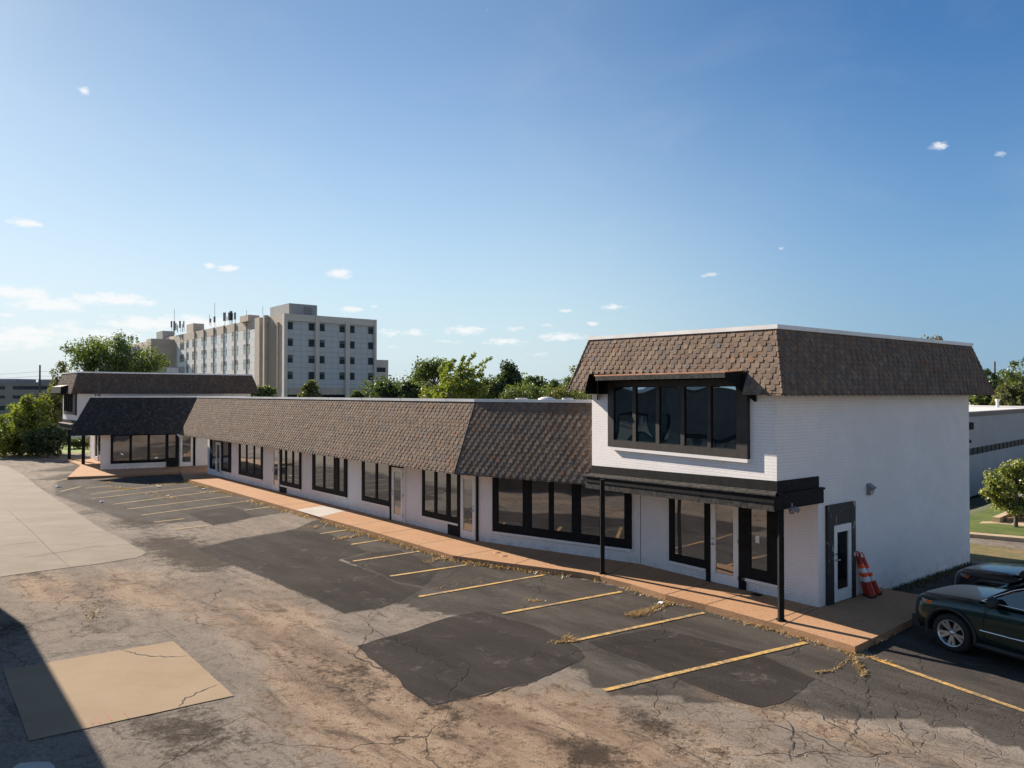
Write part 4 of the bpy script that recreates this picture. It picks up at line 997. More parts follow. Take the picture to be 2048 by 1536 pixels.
def tree(name, label, x0, x1, yt, Y, kind='green', yb=None, n=70, leaf=.32, per=70, rc=None, ells=None, cat='tree', group=None, seed=0, trunk=True, gap=.25, zb=LOT, depth=1.0, tr=.02, base_x=None):
    rnd = random.Random(seed or hash((x0, x1, yt)) % 9999)
    xc = (x0 + x1) / 2; L, Rr = at(x0, 786, Y), at(x1, 786, Y); T = at(xc, yt, Y)
    bx = at(base_x if base_x is not None else xc, 786, Y); base = Vector((bx.x, Y, zb)); w = (Rr.x - L.x) / 2; cx = (Rr.x + L.x) / 2
    zlow = at(xc, yb, Y).z if yb else zb + (T.z - zb) * .25
    if ells is None:
        h = (T.z - zlow) / 2; ells = [(Vector((cx, Y, zlow + h)), (w, w * depth, h))]
    else: ells = [(Vector((cx + e[0] * w, Y + e[4] * w if len(e) > 4 else Y, zlow + (T.z - zlow) * e[1])), (e[2] * w, e[2] * w * depth, e[3] * (T.z - zlow))) for e in ells]
    rc = rc or w * .28
    cl = crown_clumps(rnd, ells, n, rc, gap)
    root = thing(name, label, cat, base, group)
    if trunk:
        tb = MB(); hh = max(.5, (T.z - zb) * .72)
        limbs(tb, rnd, base, Vector((cx, Y, zb + hh)), max(.05, (T.z - zb) * tr), [c for c, r in rnd.sample(cl, min(len(cl), 14))])
        tb.build('trunk', M['bark'], root)
    fb = MB(); foliage(fb, rnd, cl, leaf, per, *LEAFCOL[kind]); fb.build('crown' if trunk else 'foliage', M['leaf'], root)
    return root
# left
tree('tree', 'broad airy green tree rising behind the far two-storey roof, in front of the hospital', 128, 342, 668, 82, 'mid', 768, 150, .25, 105, 1.0, [(-.55, .52, .42, .38), (.0, .55, .45, .44), (.52, .40, .46, .34), (-.1, .25, .5, .25)], seed=3, gap=.36, base_x=235, tr=.028)
tree('tree', 'tall feathery olive tree standing left of the far two-storey shop', 72, 138, 722, 63, 'olive', 880, 95, .18, 85, .55, [(.3, .85, .5, .16), (.1, .6, .75, .2), (.05, .35, .95, .24), (.0, .12, .9, .16)], seed=4, gap=.3)
tree('shrub', 'large bright yellow-green bush at the left edge of the lot', -14, 100, 795, 60.5, 'yellow', 910, 165, .24, 110, .6, [(.25, .72, .62, .28), (-.45, .42, .6, .30), (.45, .38, .7, .36), (-.1, .2, .9, .24)], cat='bush', seed=5, gap=.2, tr=.02)
tree('shrub', 'low dark green bush between the yellow-green bush and the porch posts', 58, 134, 848, 58.5, 'dark', 914, 90, .19, 110, .45, [(-.3, .5, .7, .45), (.4, .45, .6, .40)], cat='bush', seed=6, gap=.15, tr=.02)
for i, (x0, x1, yt) in enumerate(((120, 152, 876), (150, 172, 880), (168, 200, 866))):
    tree('shrub', ['low clipped shrub in front of the dark parked car', 'small clipped shrub in front of the white and blue car', 'loose brownish shrub beside the far shop door'][i], x0, x1, yt, 68, ['mid', 'mid', 'rust'][i], 893, 16, .16, 70, .35, cat='bush', group='shrubs along the far street', seed=40 + i, trunk=False)
# behind the long roof
T_ = [(500, 548, 768, 95, 'mid', 'small bright green tree right of the far dark roof'), (596, 646, 757, 95, 'olive', 'pointed olive tree in front of the hospital end wall'), (700, 728, 784, 100, 'mid', 'low green tree just showing at the right foot of the hospital'),
      (748, 800, 766, 100, 'dark', 'dark round tree beside the hospital annex'), (796, 846, 762, 105, 'dark', 'dark bushy tree left of the tall open-crowned tree'), (934, 996, 748, 100, 'mid', 'mid green tree between the yellow-green and the dark upright tree'),
      (1040, 1094, 753, 130, 'green', 'round grey-green tree far behind the long roof'), (1080, 1130, 760, 125, 'green', 'distant green tree right of the round one'), (1112, 1190, 734, 110, 'mid', 'green tree half hidden by the tall shop roof')]
for i, (x0, x1, yt, Y, kd, lb) in enumerate(T_): tree('tree', lb, x0, x1, yt, Y, kd, 800, 46, .34 * Y / 105, 70, None, group='trees behind the shops', seed=60 + i, gap=.22, ells=[(0, .74, .55, .28), (-.4, .42, .6, .34), (.42, .42, .6, .34), (0, .2, 1, .25)] if i != 1 else [(0, .8, .3, .2), (0, .5, .6, .3), (0, .2, .95, .3)])
tree('tree', 'tall green tree with an open gap under its crown', 830, 908, 719, 98, 'mid', 778, 66, .34, 72, 1.0, [(-.5, .6, .5, .36), (.25, .66, .62, .34), (-.7, .3, .3, .25)], group='trees behind the shops', seed=81, gap=.3, base_x=866)
ytree = tree('tree', 'bright yellow-green tree with long loose shoots above the roof', 866, 968, 728, 62, 'yellow', 800, 95, .25, 75, .58, [(-.3, .58, .55, .40), (.32, .5, .6, .40), (0, .2, 1.05, .3)], group='trees behind the shops', seed=82, gap=.25)
rs = random.Random(4); sb = MB(); sp = MB()
for (xa, ya, xb, yb) in ((920, 745, 950, 708), (930, 750, 982, 716), (915, 745, 928, 714), (895, 745, 908, 720), (940, 765, 968, 735)):
    a, b = at(xa, ya, 62), at(xb, yb, 62); sb.tube([a, a.lerp(b, .5) + Vector((.1, 0, .05)), b], [.05, .03, .01], 5)
    foliage(sp, rs, [(a.lerp(b, t), .22) for t in (.15, .3, .45, .6, .75, .88, 1.0)], .25, 16, *LEAFCOL['yellow'])
br = sb.build('shoot', M['bark'], ytree); sp.build('shoot_leaves', M['leaf'], br)
tree('tree', 'dark upright tree with a bushy pointed crown behind the long roof', 988, 1046, 725, 100, 'dark', 800, 105, .38, 85, .85, [(0, .84, .4, .16), (0, .6, .75, .25), (0, .3, .95, .3)], group='trees behind the shops', seed=83, gap=.2)
tree('shrub', 'light green bushes rising just above the middle of the long roof', 1000, 1100, 775, 80, 'mid', 802, 40, .26, 70, .8, cat='bush', seed=84, trunk=False)
tree('shrub', 'yellow-green bushes just above the roof left of the open tree', 830, 900, 778, 72, 'yellow', 802, 26, .24, 60, .7, cat='bush', seed=85, trunk=False)
tree('shrub', 'dull green bushes behind the roof beside the tall shop', 1090, 1190, 778, 85, 'olive', 802, 40, .28, 60, .8, cat='bush', seed=86, trunk=False)
# the wood closing the view behind the roofs reads as one mass
wr = random.Random(12); wmb = MB()
def wood(xa, xb, ytop, Y0, dy, n):
    cl = []
    for _ in range(n):
        x = wr.uniform(xa, xb); Y = Y0 + wr.uniform(0, dy); top = at(x, ytop(x) + wr.uniform(0, 26), Y)
        cl.append((top, wr.uniform(1.3, 2.6)))
    foliage(wmb, wr, cl, .62, 46, (.036, .060, .022), (.095, .125, .036))
wood(735, 1195, lambda x: 768 - 7 * math.sin(x / 31.0) - 5 * math.sin(x / 13.0), 125, 25, 260)
wood(1930, 2120, lambda x: 765 - 8 * math.sin(x / 21.0), 120, 20, 90)
wo = wmb.build('far_wood', M['leaf']); wo['kind'] = 'stuff'; tag(wo, 'dense far belt of mixed green trees on the skyline behind the shop roofs', 'woodland')
# right
tree('tree', 'brownish tree top peeping over the tall shop roof', 1822, 1888, 665, 75, 'rust', 760, 46, .3, 75, .8, seed=90, gap=.25)
for i, (x0, x1, yt, Y, kd, lb) in enumerate(((1955, 2000, 738, 88, 'dark', 'dark green tree nearest the mansard at the right edge'), (1980, 2060, 722, 95, 'mid', 'green rounded tree at the right edge of the photo behind the white roof'), (2020, 2130, 708, 100, 'mid', 'tallest green tree at the right edge, cut by the frame'), (1940, 1985, 772, 80, 'mid', 'low green tree behind the white flat roof beside the wall'), (1985, 2070, 770, 78, 'olive', 'low olive tree behind the white flat roof at the edge'))):
    tree('tree', lb, x0, x1, yt, Y, kd, 815, 55, .32, 75, None, [(0, .74, .55, .28), (-.4, .45, .6, .34), (.42, .45, .6, .34), (0, .2, 1, .25)], group='trees beyond the white flat roof', seed=91 + i, gap=.2, zb=LOT - 2.4)
rt = tree('tree', 'small sunlit green tree on the lawn right of the white side wall', 1968, 2090, 920, 27.5, 'sunny', 1026, 105, .115, 90, .27, [(-.55, .45, .42, .30), (.1, .55, .5, .45), (-.15, .78, .35, .22), (.5, .4, .6, .4), (-.1, .22, .45, .2)], seed=97, gap=.38, zb=LZ, tr=.03)

# ================================================================== hospital
M['conc_b'] = plain('tan_precast_concrete', (.49, .42, .345), .85, .10, .25); M['conc_l'] = plain('pale_precast_concrete', (.60, .545, .48), .85, .08, .25); M['conc_t'] = plain('brown_precast_panel', (.36, .285, .22), .85, .08, .25)
def panel_mat(name, w, h, col=(.58, .61, .64), line=(.16, .18, .20)):
    t = NT(name); uv = t.coord('UV')
    b = t.n('ShaderNodeTexBrick', i_Vector=uv, i_Scale=1.0, i_Mortar_Size=.05, i_Mortar_Smooth=.2, i_Brick_Width=w, i_Row_Height=h); b.offset = 0.0
    b.inputs['Color1'].default_value = (*col, 1); b.inputs['Color2'].default_value = (*[x * .94 for x in col], 1); b.inputs['Mortar'].default_value = (*line, 1)
    return t.set(b.outputs['Color'], .5)
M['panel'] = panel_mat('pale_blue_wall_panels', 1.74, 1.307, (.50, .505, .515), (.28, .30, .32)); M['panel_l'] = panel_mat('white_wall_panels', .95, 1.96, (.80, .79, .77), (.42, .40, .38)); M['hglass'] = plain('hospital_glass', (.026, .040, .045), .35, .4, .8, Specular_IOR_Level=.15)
M['hglass_l'] = glass_mat('hospital_sunlit_glass', (.20, .235, .235), .10, .05, .0)  # the sunlit face's brightness is put into this paler glass colour
M['corr'] = plain('corrugated_metal', (.30, .30, .30), .5, .1, .5)
Q0 = Vector((at(569, 786, 173).x, 173.0)); rd = Vector((.771, .637)).normalized(); ld = Vector((-.644, .765)).normalized()
FR = Frame(Q0, Q0 + rd * 10); FLF = Frame(Q0 - ld * -150, Q0)       # left face: u runs towards the corner
HT = 23.8
hs = thing('hospital', 'long six-storey tan hospital with pale panel bays and rooftop antennas beyond the low shops', 'building', (Q0.x, Q0.y, LOT))
ur = FR.u(750.6)
Lq = 150.0; P_end = Q0 + ld * Lq; back = Q0 + rd * ur
mb = MB(); mb.prism([tuple(P_end), tuple(Q0), tuple(back), tuple(P_end + rd * ur)], LOT, HT, 0); mb.build('body', M['conc_b'], hs)
fl_u = lambda x: FLF.u(x)
# end wall bays
bays = [(572.5, 629, [(574, 584.8), (616.7, 628)]), (636.5, 689.3, [(637.6, 648.4), (678.5, 688.6)]), (697.2, 746.2, [(698, 708.4), (735.8, 745.5)])]
rows_z = [(20.05, 21.85), (16.15, 17.95), (12.2, 14.0), (8.3, 10.1)]
proto = {}
_br = random.Random(9); M['blind'] = plain('window_blind', (.10, .105, .105), .7, .1, 1)
def hwin(fr, a, b, z0, z1, mat, o):
    mb = MB(); mb.fquad(fr, a, b, z0, z1, o); mb.fquad(fr, a, b, z0 + (z1 - z0) * .52, z0 + (z1 - z0) * .56, o + .02, 1); 
    if _br.random() < .45:
        h_ = (z1 - z0) * _br.choice((.25, .4, .47)); mb.fquad(fr, a + .05, b - .05, z1 - h_, z1 - .04, o + .012, 2)
    mb.build('window', [M[mat], M['black'], M['blind']], hs)
for x0, x1, ws in bays:
    a, b = FR.u(x0), FR.u(x1); mb = MB()
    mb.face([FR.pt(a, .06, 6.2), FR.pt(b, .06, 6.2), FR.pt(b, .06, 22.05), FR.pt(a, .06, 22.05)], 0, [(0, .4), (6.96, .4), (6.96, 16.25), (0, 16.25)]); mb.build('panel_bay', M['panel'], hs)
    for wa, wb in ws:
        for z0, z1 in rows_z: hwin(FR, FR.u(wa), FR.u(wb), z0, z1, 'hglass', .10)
mb = MB()
for x0, x1 in ((565.5, 572.5), (629, 636.5), (689.3, 697.2), (746.2, 750.6)): mb.fbox(FR, FR.u(x0), FR.u(x1), 0, .7, 0, HT - .05)
mb.fbox(FR, FR.u(572.5), FR.u(629), 0, .45, 22.1, HT - .1); mb.fbox(FR, FR.u(636.5), FR.u(689.3), 0, .45, 22.1, HT - .1); mb.fbox(FR, FR.u(697.2), FR.u(746.2), 0, .45, 22.1, HT - .1)
mb.build('pilaster', M['conc_l'], hs)
mb = MB(); mb.fbox(FR, .8, ur - .5, .0, .05, 0, 4.6); mb.build('colonnade_shade', M['black'], hs)  # flat black sheet painted for the shade inside the open colonnade
# long sunlit face
pil = [517.4, 493.4, 469.8, 447.8, 427.6, 408.0, 389.4]
us = [fl_u(x) for x in pil]
mb = MB()
for u_ in us[1:]: mb.fbox(FLF, u_ - .22, u_ + .22, 0, .28, 0, HT + .05)
mb.build('fin', M['conc_t'], hs)
mb = MB(); mb.fbox(FLF, fl_u(566), 150.0, 0, .25, 0, HT + .02); mb.build('pilaster', M['conc_l'], hs)
mb = MB(); mb.fbox(FLF, fl_u(536.5), fl_u(557), 0, .3, 6, 22); mb.build('wall_panel', M['conc_t'], hs)
mb = MB(); mb.fbox(FLF, fl_u(517.4), fl_u(527), 0, 1.1, 0, HT); mb.fbox(FLF, fl_u(534), fl_u(537), 0, 1.1, 0, HT + .3); mb.build('pilaster', M['conc_b'], hs)
sl = MB(); sl.face([FLF.pt(fl_u(527), .06, 5), FLF.pt(fl_u(534), .06, 5), FLF.pt(fl_u(534), .06, 22), FLF.pt(fl_u(527), .06, 22)], 0, [(0, 0), (2, 0), (2, 17), (0, 17)]); sl.build('panel_bay', M['panel'], hs)
for z0, z1 in rows_z: hwin(FLF, fl_u(528), fl_u(531.5), z0, z1, 'hglass', .12)
edges = us + [fl_u(373), ]
for i in range(len(edges) - 1):
    b, a = edges[i], edges[i + 1]; w_ = b - a
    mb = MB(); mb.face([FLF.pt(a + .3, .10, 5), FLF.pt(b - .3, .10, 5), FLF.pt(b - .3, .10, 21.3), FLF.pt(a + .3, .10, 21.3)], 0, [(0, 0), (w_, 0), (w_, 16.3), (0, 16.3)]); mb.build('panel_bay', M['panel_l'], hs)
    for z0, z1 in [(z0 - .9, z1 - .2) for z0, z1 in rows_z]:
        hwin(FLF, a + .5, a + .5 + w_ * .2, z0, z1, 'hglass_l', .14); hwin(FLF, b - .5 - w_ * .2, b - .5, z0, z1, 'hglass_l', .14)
a, b = fl_u(354), fl_u(372.6); mb = MB(); mb.face([FLF.pt(a, .08, 5), FLF.pt(b, .08, 5), FLF.pt(b, .08, 21.2), FLF.pt(a, .08, 21.2)], 0, [(0, 0), (b - a, 0), (b - a, 16.2), (0, 16.2)]); mb.build('panel_bay', M['panel_l'], hs)
for z0, z1 in [(z0 - 1.2, z1 - .6) for z0, z1 in rows_z]: hwin(FLF, a + 3.2, a + 7.4, z0, z1, 'hglass_l', .12)
a, b = fl_u(338), fl_u(347.5); mb = MB(); mb.fbox(FLF, a, b, 0, 7.0, 0, 22.6); mb.build('stair_tower', M['conc_b'], hs)
for x0, x1 in ((328, 337.5), (309.5, 327.5), (296.5, 309), (288, 296)):
    a, b = fl_u(x0), fl_u(x1); mb = MB(); mb.face([FLF.pt(a + .3, 1.5, 5), FLF.pt(b - .3, 1.5, 5), FLF.pt(b - .3, 1.5, 20.5), FLF.pt(a + .3, 1.5, 20.5)], 0, [(0, 0), (b - a, 0), (b - a, 15.5), (0, 15.5)]); mb.build('panel_bay', M['panel_l'], hs)
    for z0, z1 in [(z0 - 1.9, z1 - 1.2) for z0, z1 in rows_z]: hwin(FLF, b - 4, b - 1.2, z0, z1, 'hglass_l', 1.55)
mb = MB(); mb.fbox(FLF, 0, fl_u(337.9), 0, 1.45, 0, 22.6); mb.build('wing', M['conc_b'], hs)
# faint blue letters high on the far wing (unreadable at this distance)
M['letters'] = plain('blue_letters', (.10, .10, .28), .5, .1, 2)
a, b = fl_u(258), fl_u(287); mb = MB(); k = a; rl = random.Random(2)
while k < b - 1:
    w_ = rl.uniform(1.6, 2.6); h_ = rl.uniform(1.6, 2.3)
    mb.fbox(FLF, k, k + .5, 1.46, 1.7, 20.4, 20.4 + h_); mb.fbox(FLF, k + .5, k + w_ - .3, 1.46, 1.68, 20.4 + h_ * rl.choice((.0, .45, .8)), 20.4 + h_ * rl.choice((.0, .45, .8)) + .45) ; k += w_ + 1.2
mb.build('sign', M['letters'], hs)
# roof structures
def roofbox(name, x0, x1, yt, Y, dep, mat, zlow=HT - .2):
    p, q = at(x0, yt, Y), at(x1, yt, Y); c = (p + q) / 2; w_ = (q - p).length / 2
    mb = MB(); f = Frame(V2(c) - rd * w_, V2(c) + rd * w_); mb.fbox(f, 0, 2 * w_, -dep, 0, zlow, p.z); return mb.build(name, M[mat], hs), f, p.z, w_
pb_, f, zt_, w_ = roofbox('penthouse', 577, 636, 608.5, 180, 12, 'corr')
mb = MB()
for k in range(4): mb.fbox(f, w_ * 1.05, w_ * 1.65, .02, .22, zt_ - 2.9 + k * .62, zt_ - 2.6 + k * .62)
mb.build('louvre', M['grey_metal'], pb_)
roofbox('stair_head', 496, 519, 630, 190, 6, 'conc_b'); roofbox('stair_head', 387, 408, 647, 228, 7, 'conc_b'); roofbox('plant_room', 326, 348, 662, 250, 8, 'corr', 21)
mb = MB(); c0 = at(750.6, 786, 192); f = Frame(V2(c0), V2(c0) + rd * 10); ww = f.u(776.5); z1 = f.hit(770, 720)[1]
mb.fbox(f, 0, ww, -8, 0, LOT, z1); an = mb.build('annex', M['conc_l'], hs); mb = MB(); mb.fquad(f, f.u(752), f.u(771), f.hit(760, 744)[1], f.hit(760, 735)[1], .05); mb.build('window', M['hglass'], an)
# antennas
def antenna(label, spec, Y, base_y):
    p0 = at(spec[0][0], base_y, Y); root = thing('rooftop_antenna', label, 'antenna', p0, 'antennas on the hospital roof')
    pb = MB(); mb = MB()
    for kind, x, y0, y1, w in [(s[4], s[0], s[1], s[2], s[3]) for s in spec]:
        a, b = at(x, y1, Y), at(x, y0, Y)
        if kind == 'p': w *= .62; pb.box((a.x - w, Y - .15, a.z), (a.x + w, Y + .15, b.z)); mb.tube([(a.x, Y + .3, a.z - 1.2), (a.x, Y + .3, b.z)], .07, 6)
        else: mb.tube([a, b], w, 6)
    mb.build('mast', M['grey_metal'], root)
    if pb.v: pb.build('panel', M['grey_metal'], root)
antenna('cluster of panel antennas left of the stair head with a thin whip', [(343, 642, 655, .35, 'p'), (348.5, 642, 662, .42, 'p'), (360, 642, 656, .42, 'p'), (367.5, 642, 655, .25, 'p'), (348.8, 618, 645, .06, 'm'), (352, 646, 660, .2, 'm'), (355, 650, 664, .15, 'm'), (365, 648, 664, .12, 'm')], 240, 664)
antenna('thin whip antenna with two small panels right of the stair head', [(429, 633, 645, .4, 'p'), (421, 637, 645, .3, 'p'), (429.5, 606, 634, .06, 'm'), (419, 629, 650, .06, 'm')], 215, 646)
antenna('tight bank of tall dark panel antennas above the sunlit face', [(449, 625, 642, .55, 'p'), (459, 625, 641, .55, 'p'), (462, 622, 641, .55, 'p'), (464, 626, 640, .4, 'p'), (470, 625, 639, .4, 'p'), (454, 633, 641, .12, 'm')], 205, 642)
antenna('single thin whip antenna near the penthouse', [(525.5, 612, 630, .05, 'm'), (493, 620, 632, .05, 'm')], 185, 630)
antenna('row of small dark antennas at the far end of the wing above the tree', [(257, 672, 684, .3, 'p'), (262, 673, 682, .3, 'p'), (265.5, 673, 681, .4, 'p'), (274, 674, 680, .4, 'p')], 275, 684)

# ================================================================== office block far left
M['office'] = plain('grey_office_concrete', (.27, .245, .215), .85, .08, .3)
ob = thing('office_building', 'three-storey grey concrete office with ribbon windows at the far left', 'building', (at(40, 786, 125).x, 125, LOT))
pL, pR = at(-60, 786, 128), at(135, 786, 122); f = Frame(V2(pL), V2(pR)); zt_ = f.hit(40, 765)[1]
mb = MB(); mb.fbox(f, 0, f.L, -18, 0, LOT, zt_); mb.build('body', M['office'], ob)
for y0, y1 in ((772, 779), (791, 797), (812, 821)):
    for x0, x1 in ((-40, 10), (26, 47), (47.4, 78), (78.4, 115)):
        mb = MB(); mb.fquad(f, f.u(x0), f.u(x1), f.hit(40, y1)[1], f.hit(40, y0)[1], .05); mb.build('window', M['hglass'], ob)
mb = MB(); mb.fbox(f, 0, f.L, -18, .12, zt_ - .25, zt_ + .05); mb.build('coping', M['grey_metal'], ob)
for x0, x1, yt in ((-40, 9, 758), (55, 75, 759), (85, 90, 761), (93, 99, 760)):
    mb = MB(); mb.fbox(f, f.u(x0), f.u(x1), -6, -2, zt_, f.hit((x0 + x1) / 2, yt, -2)[1]); mb.build('roof_unit', M['grey_metal'], ob)
# ================================================================== white building on the right
M['stucco'] = plain('pale_stucco', (.40, .39, .385), .8, .06, .6); M['maroon'] = plain('dark_coping', (.09, .06, .06), .5, .2, 3)
c0 = at(1940, 786, 52); f = Frame(V2(c0) - Vector((.72, .69)) * 7, V2(c0) + Vector((.72, .69)) * 42)
wb = thing('flat_roofed_building', 'low white building with a flat roof and a dark ribbon window at the right edge', 'building', (c0.x, c0.y, LOT - 2.45))
zt_ = f.hit(1990, 822)[1]; za, zb_ = f.hit(1990, 888)[1], f.hit(1990, 901)[1]; zc = f.hit(1955, 989)[1]
mb = MB(); mb.fbox(f, 0, f.L, -25, 0, zc, zb_); mb.fbox(f, 0, f.L, -25, 0, za, zt_ - .302); mb.build('wall', M['stucco'], wb)
mb = MB(); mb.fbox(f, 0, f.L, -24.9, -.25, LOT - 3.0, zc); mb.fbox(f, 0, f.L, -24.9, -.6, zc, zt_ - .13); mb.build('plinth', M['black'], wb)
mb = MB(); mb.fbox(f, .1, f.L - .1, -.58, -.06, zb_ + .002, za - .002); rwn = mb.build('ribbon_window', M['hglass'], wb)
mb = MB(); k = .6
while k < f.L - .5: mb.fbox(f, k, k + .05, -.058, -.03, zb_ + .002, za - .002); k += 1.2
mb.build('mullion', M['black'], rwn)
mb = MB(); mb.fbox(f, 0, f.L, -25, .05, zt_ - .30, zt_); mb.build('coping', M['maroon'], wb)
M['white_roof'] = plain('white_roof_membrane', (.66, .64, .60), .7, .08, .5)
mb = MB(); mb.fbox(f, .1, f.L - .1, -24.8, -.2, zt_ + .002, zt_ + .05); mb.fbox(f, .1, f.L - .1, -24.8, -24.4, zt_ + .05, zt_ + .42); mb.build('flat_roof', M['white_roof'], wb)
p = at(1995, 808, 68); mb = MB(); zt2 = at(1995, 798, 68).z; mb.tube([(p.x, p.y, zt_ + .05), (p.x, p.y, zt2 - .2)], .13, 8); mb.tube([(p.x, p.y, zt2 - .2), (p.x, p.y, zt2)], .2, 8); mb.build('vent_pipe', M['white_roof'], wb)
# dark clipped ivy bed at its foot
# ================================================================== utility poles
def pole(label, x, yt, Y, wires=()):
    p = at(x, 786, Y); t_ = at(x, yt, Y); root = thing('utility_pole', label, 'utility pole', (p.x, Y, LOT)); mb = MB(); mb.tube([(p.x, Y, LOT), (p.x, Y, t_.z)], [.17, .12], 8); mb.build('pole', M['bark'], root)
    mb = MB()
    for (xa, ya, xb, yb, Yb) in wires:
        a, b = at(xa, ya, Y), at(xb, yb, Yb); mb.tube([a, a.lerp(b, .5) - Vector((0, 0, .5)), b], .016, 4)
    if mb.v: mb.build('wire', M['grey_metal'], root)
pole('wooden utility pole with wires behind the grey office at the far left', 79.5, 730, 118, [(79.5, 743, -260, 752, 90), (79.5, 752, -260, 758, 90), (79.5, 758, -260, 768, 90), (79.5, 743, 300, 738, 150), (79.5, 752, 300, 747, 150)])
pole('thin utility pole standing among the trees at the right edge', 1990, 723, 110, [(1990, 735, 2300, 728, 80)])
# ================================================================== shop across the drive, just left of the frame: it throws the shadow over the tan slab
SUN = Vector((math.cos(R(138)), math.sin(R(138)), 0)); SUN_EL = R(27.5)
# neighbour shop whose roof edge throws the long shadow across the tan slab
k = V2(G(50, 1250)); e = V2(G(215, 1536)); edge = (e - k).normalized(); hgt = 5.2
c_top = k + V2(SUN) * ((hgt) / math.tan(SUN_EL)); nrm = Vector((edge.y, -edge.x))
nb = thing('neighbour_shop', 'low brown shop at the left edge whose shadow falls over the tan slab', 'building', (c_top.x, c_top.y, LOT))
f = Frame(c_top + edge * 0, c_top + edge * 12)
inn = nrm if nrm.dot(V2(SUN)) > 0 else -nrm
mb = MB(); mb.prism([tuple(c_top), tuple(c_top + edge * 12), tuple(c_top + edge * 12 + inn * 14), tuple(c_top + inn * 14)], LOT, hgt + LOT, 0)
M['umber'] = plain('dark_shop_wall', (.10, .085, .07), .8, .2, 1.0)
mb.build('wall', M['umber'], nb)
fr = Frame(c_top, c_top + edge * 12) if Frame(c_top, c_top + edge * 12).n.dot(inn) < 0 else Frame(c_top + edge * 12, c_top)
for q in (1.2, 6.4): window(nb, fr, q, q + 4.5, .5, 2.8, [(q + .2, q + 2.2, .7, 2.6), (q + 2.35, q + 4.3, .7, 2.6)], sill=False, px=False)

q0, q1 = Vector((-46.0, 24.0)), Vector((-43.0, 43.0)); fr = Frame(q1, q0) if Frame(q1, q0).n.x > 0 else Frame(q0, q1)
ac_ = thing('shop_across_the_drive', 'long low dark shop across the drive, seen mirrored in the upper window', 'building', (q0.x, q0.y, LOT))
mb = MB(); mb.fbox(fr, 0, fr.L, -12, 0, LOT, 5.4); mb.build('wall', M['umber'], ac_)
mb = MB(); mb.fbox(fr, -.2, fr.L + .2, -12.2, .5, 5.4, 5.8); mb.build('coping', M['trim'], ac_)
for k_ in range(4): window(ac_, fr, 1 + k_ * 4.6, 4.6 + k_ * 4.6, .6, 3.0, [(1.2 + k_ * 4.6, 4.4 + k_ * 4.6, .8, 2.8)], sill=False, px=False)

# ================================================================== traffic delineator cones
M['orange'] = plain('faded_red_plastic', (.42, .035, .02), .45, .15, 4); M['sheeting'] = plain('orange_reflective_band', (.85, .09, .02), .35, .08, 6); M['silver'] = plain('white_reflective_band', (.72, .72, .74), .35, .12, 20); M['rubber'] = plain('black_rubber', (.018, .018, .018), .85, .2, 6)
def cone(label, foot, top):
    d = (top - foot); L = d.length; q = Vector((0, 0, 1)).rotation_difference(d.normalized()); mtx = q.to_matrix().to_4x4()
    root = thing('traffic_cone', label, 'traffic cone', foot, 'red cones leaning on the side wall')
    rad = lambda z: .105 - .062 * z / .98
    zs = [0, .04, .36, .47, .58, .70, .80, .90, .98]
    def part(name, z0, z1, mat, ex=0.0):
        b = MB(); b.lathe([(rad(z0) + ex, z0), (rad((z0 + z1) / 2) + ex, (z0 + z1) / 2), (rad(z1) + ex, z1)] + ([(0, z1)] if name == 'body' else []), 20, 0, mtx); return b.build(name, M[mat], root, local=True)
    part('body', .0, .98, 'orange')
    part('orange_band', .50, .60, 'sheeting', .003); part('orange_band', .72, .82, 'sheeting', .003)
    part('white_band', .38, .50, 'silver', .003); part('white_band', .60, .715, 'silver', .003)
    b = MB(); b.tube([mtx @ Vector(p) for p in ((-.035, 0, .97), (-.04, 0, 1.06), (-.02, 0, 1.12), (.02, 0, 1.12), (.04, 0, 1.06), (.035, 0, .97))], .013, 8); b.build('handle', M['orange'], root, local=True)
    b = MB(); b.lathe([(.125, -.012), (.13, .02), (.11, .03), (.10, .03)], 8, 0, mtx, False); b.build('base', M['rubber'], root, local=True)
f1, f2, f3 = G(1744, 1193, .02), G(1754, 1187, .02), G(1736, 1189, .02)
FSo = lambda x, o, z: FS.pt(FS.u(x, o), o, z)
cone('red traffic cone with white bands, front one of the leaning bunch', f1, FSo(1714, .07, 1.04) ); cone('red traffic cone, right-hand one of the bunch leaning on the wall', f2, FSo(1719, .07, 1.09)); cone('red traffic cone mostly hidden behind the two others by the side door', f3, FSo(1713, .05, 1.0))

# ================================================================== cars
def car_paint(name, col):
    t = NT(name); t.set(col, .28, Metallic=.35); t.b.inputs['Coat Weight'].default_value = .6; t.b.inputs['Coat Roughness'].default_value = .03
    return t.m
M['green_paint'] = car_paint('dark_green_car_paint', (.004, .024, .020)); M['black_paint'] = car_paint('black_car_paint', (.006, .009, .011)); M['silver_paint'] = car_paint('silver_car_paint', (.45, .46, .48)); M['white_paint'] = car_paint('white_car_paint', (.7, .7, .72)); M['blue_paint'] = car_paint('blue_car_paint', (.03, .05, .13))
M['chrome'] = plain('chrome', (.75, .75, .76), .12, .02, 2, Metallic=1.0); M['alloy'] = plain('alloy_rim', (.62, .62, .63), .28, .05, 3, Metallic=.85); M['tyre'] = plain('tyre_rubber', (.014, .014, .014), .85, .2, 8); M['clad'] = plain('black_plastic_cladding', (.016, .017, .017), .6, .15, 6)
M['car_glass'] = glass_mat('car_glass', (.006, .009, .010), .06, .01, 0.0, (.8, .92, 1.0)); M['lampglass'] = plain('clear_lamp', (.40, .43, .45), .12, .1, 12); M['amber'] = plain('amber_lens', (.70, .16, .03), .2, .1, 10); M['redlens'] = plain('red_lens', (.5, .02, .015), .2, .1, 10)
WB_F, WB_R, TR, WR = 1.50, -1.41, .80, .378
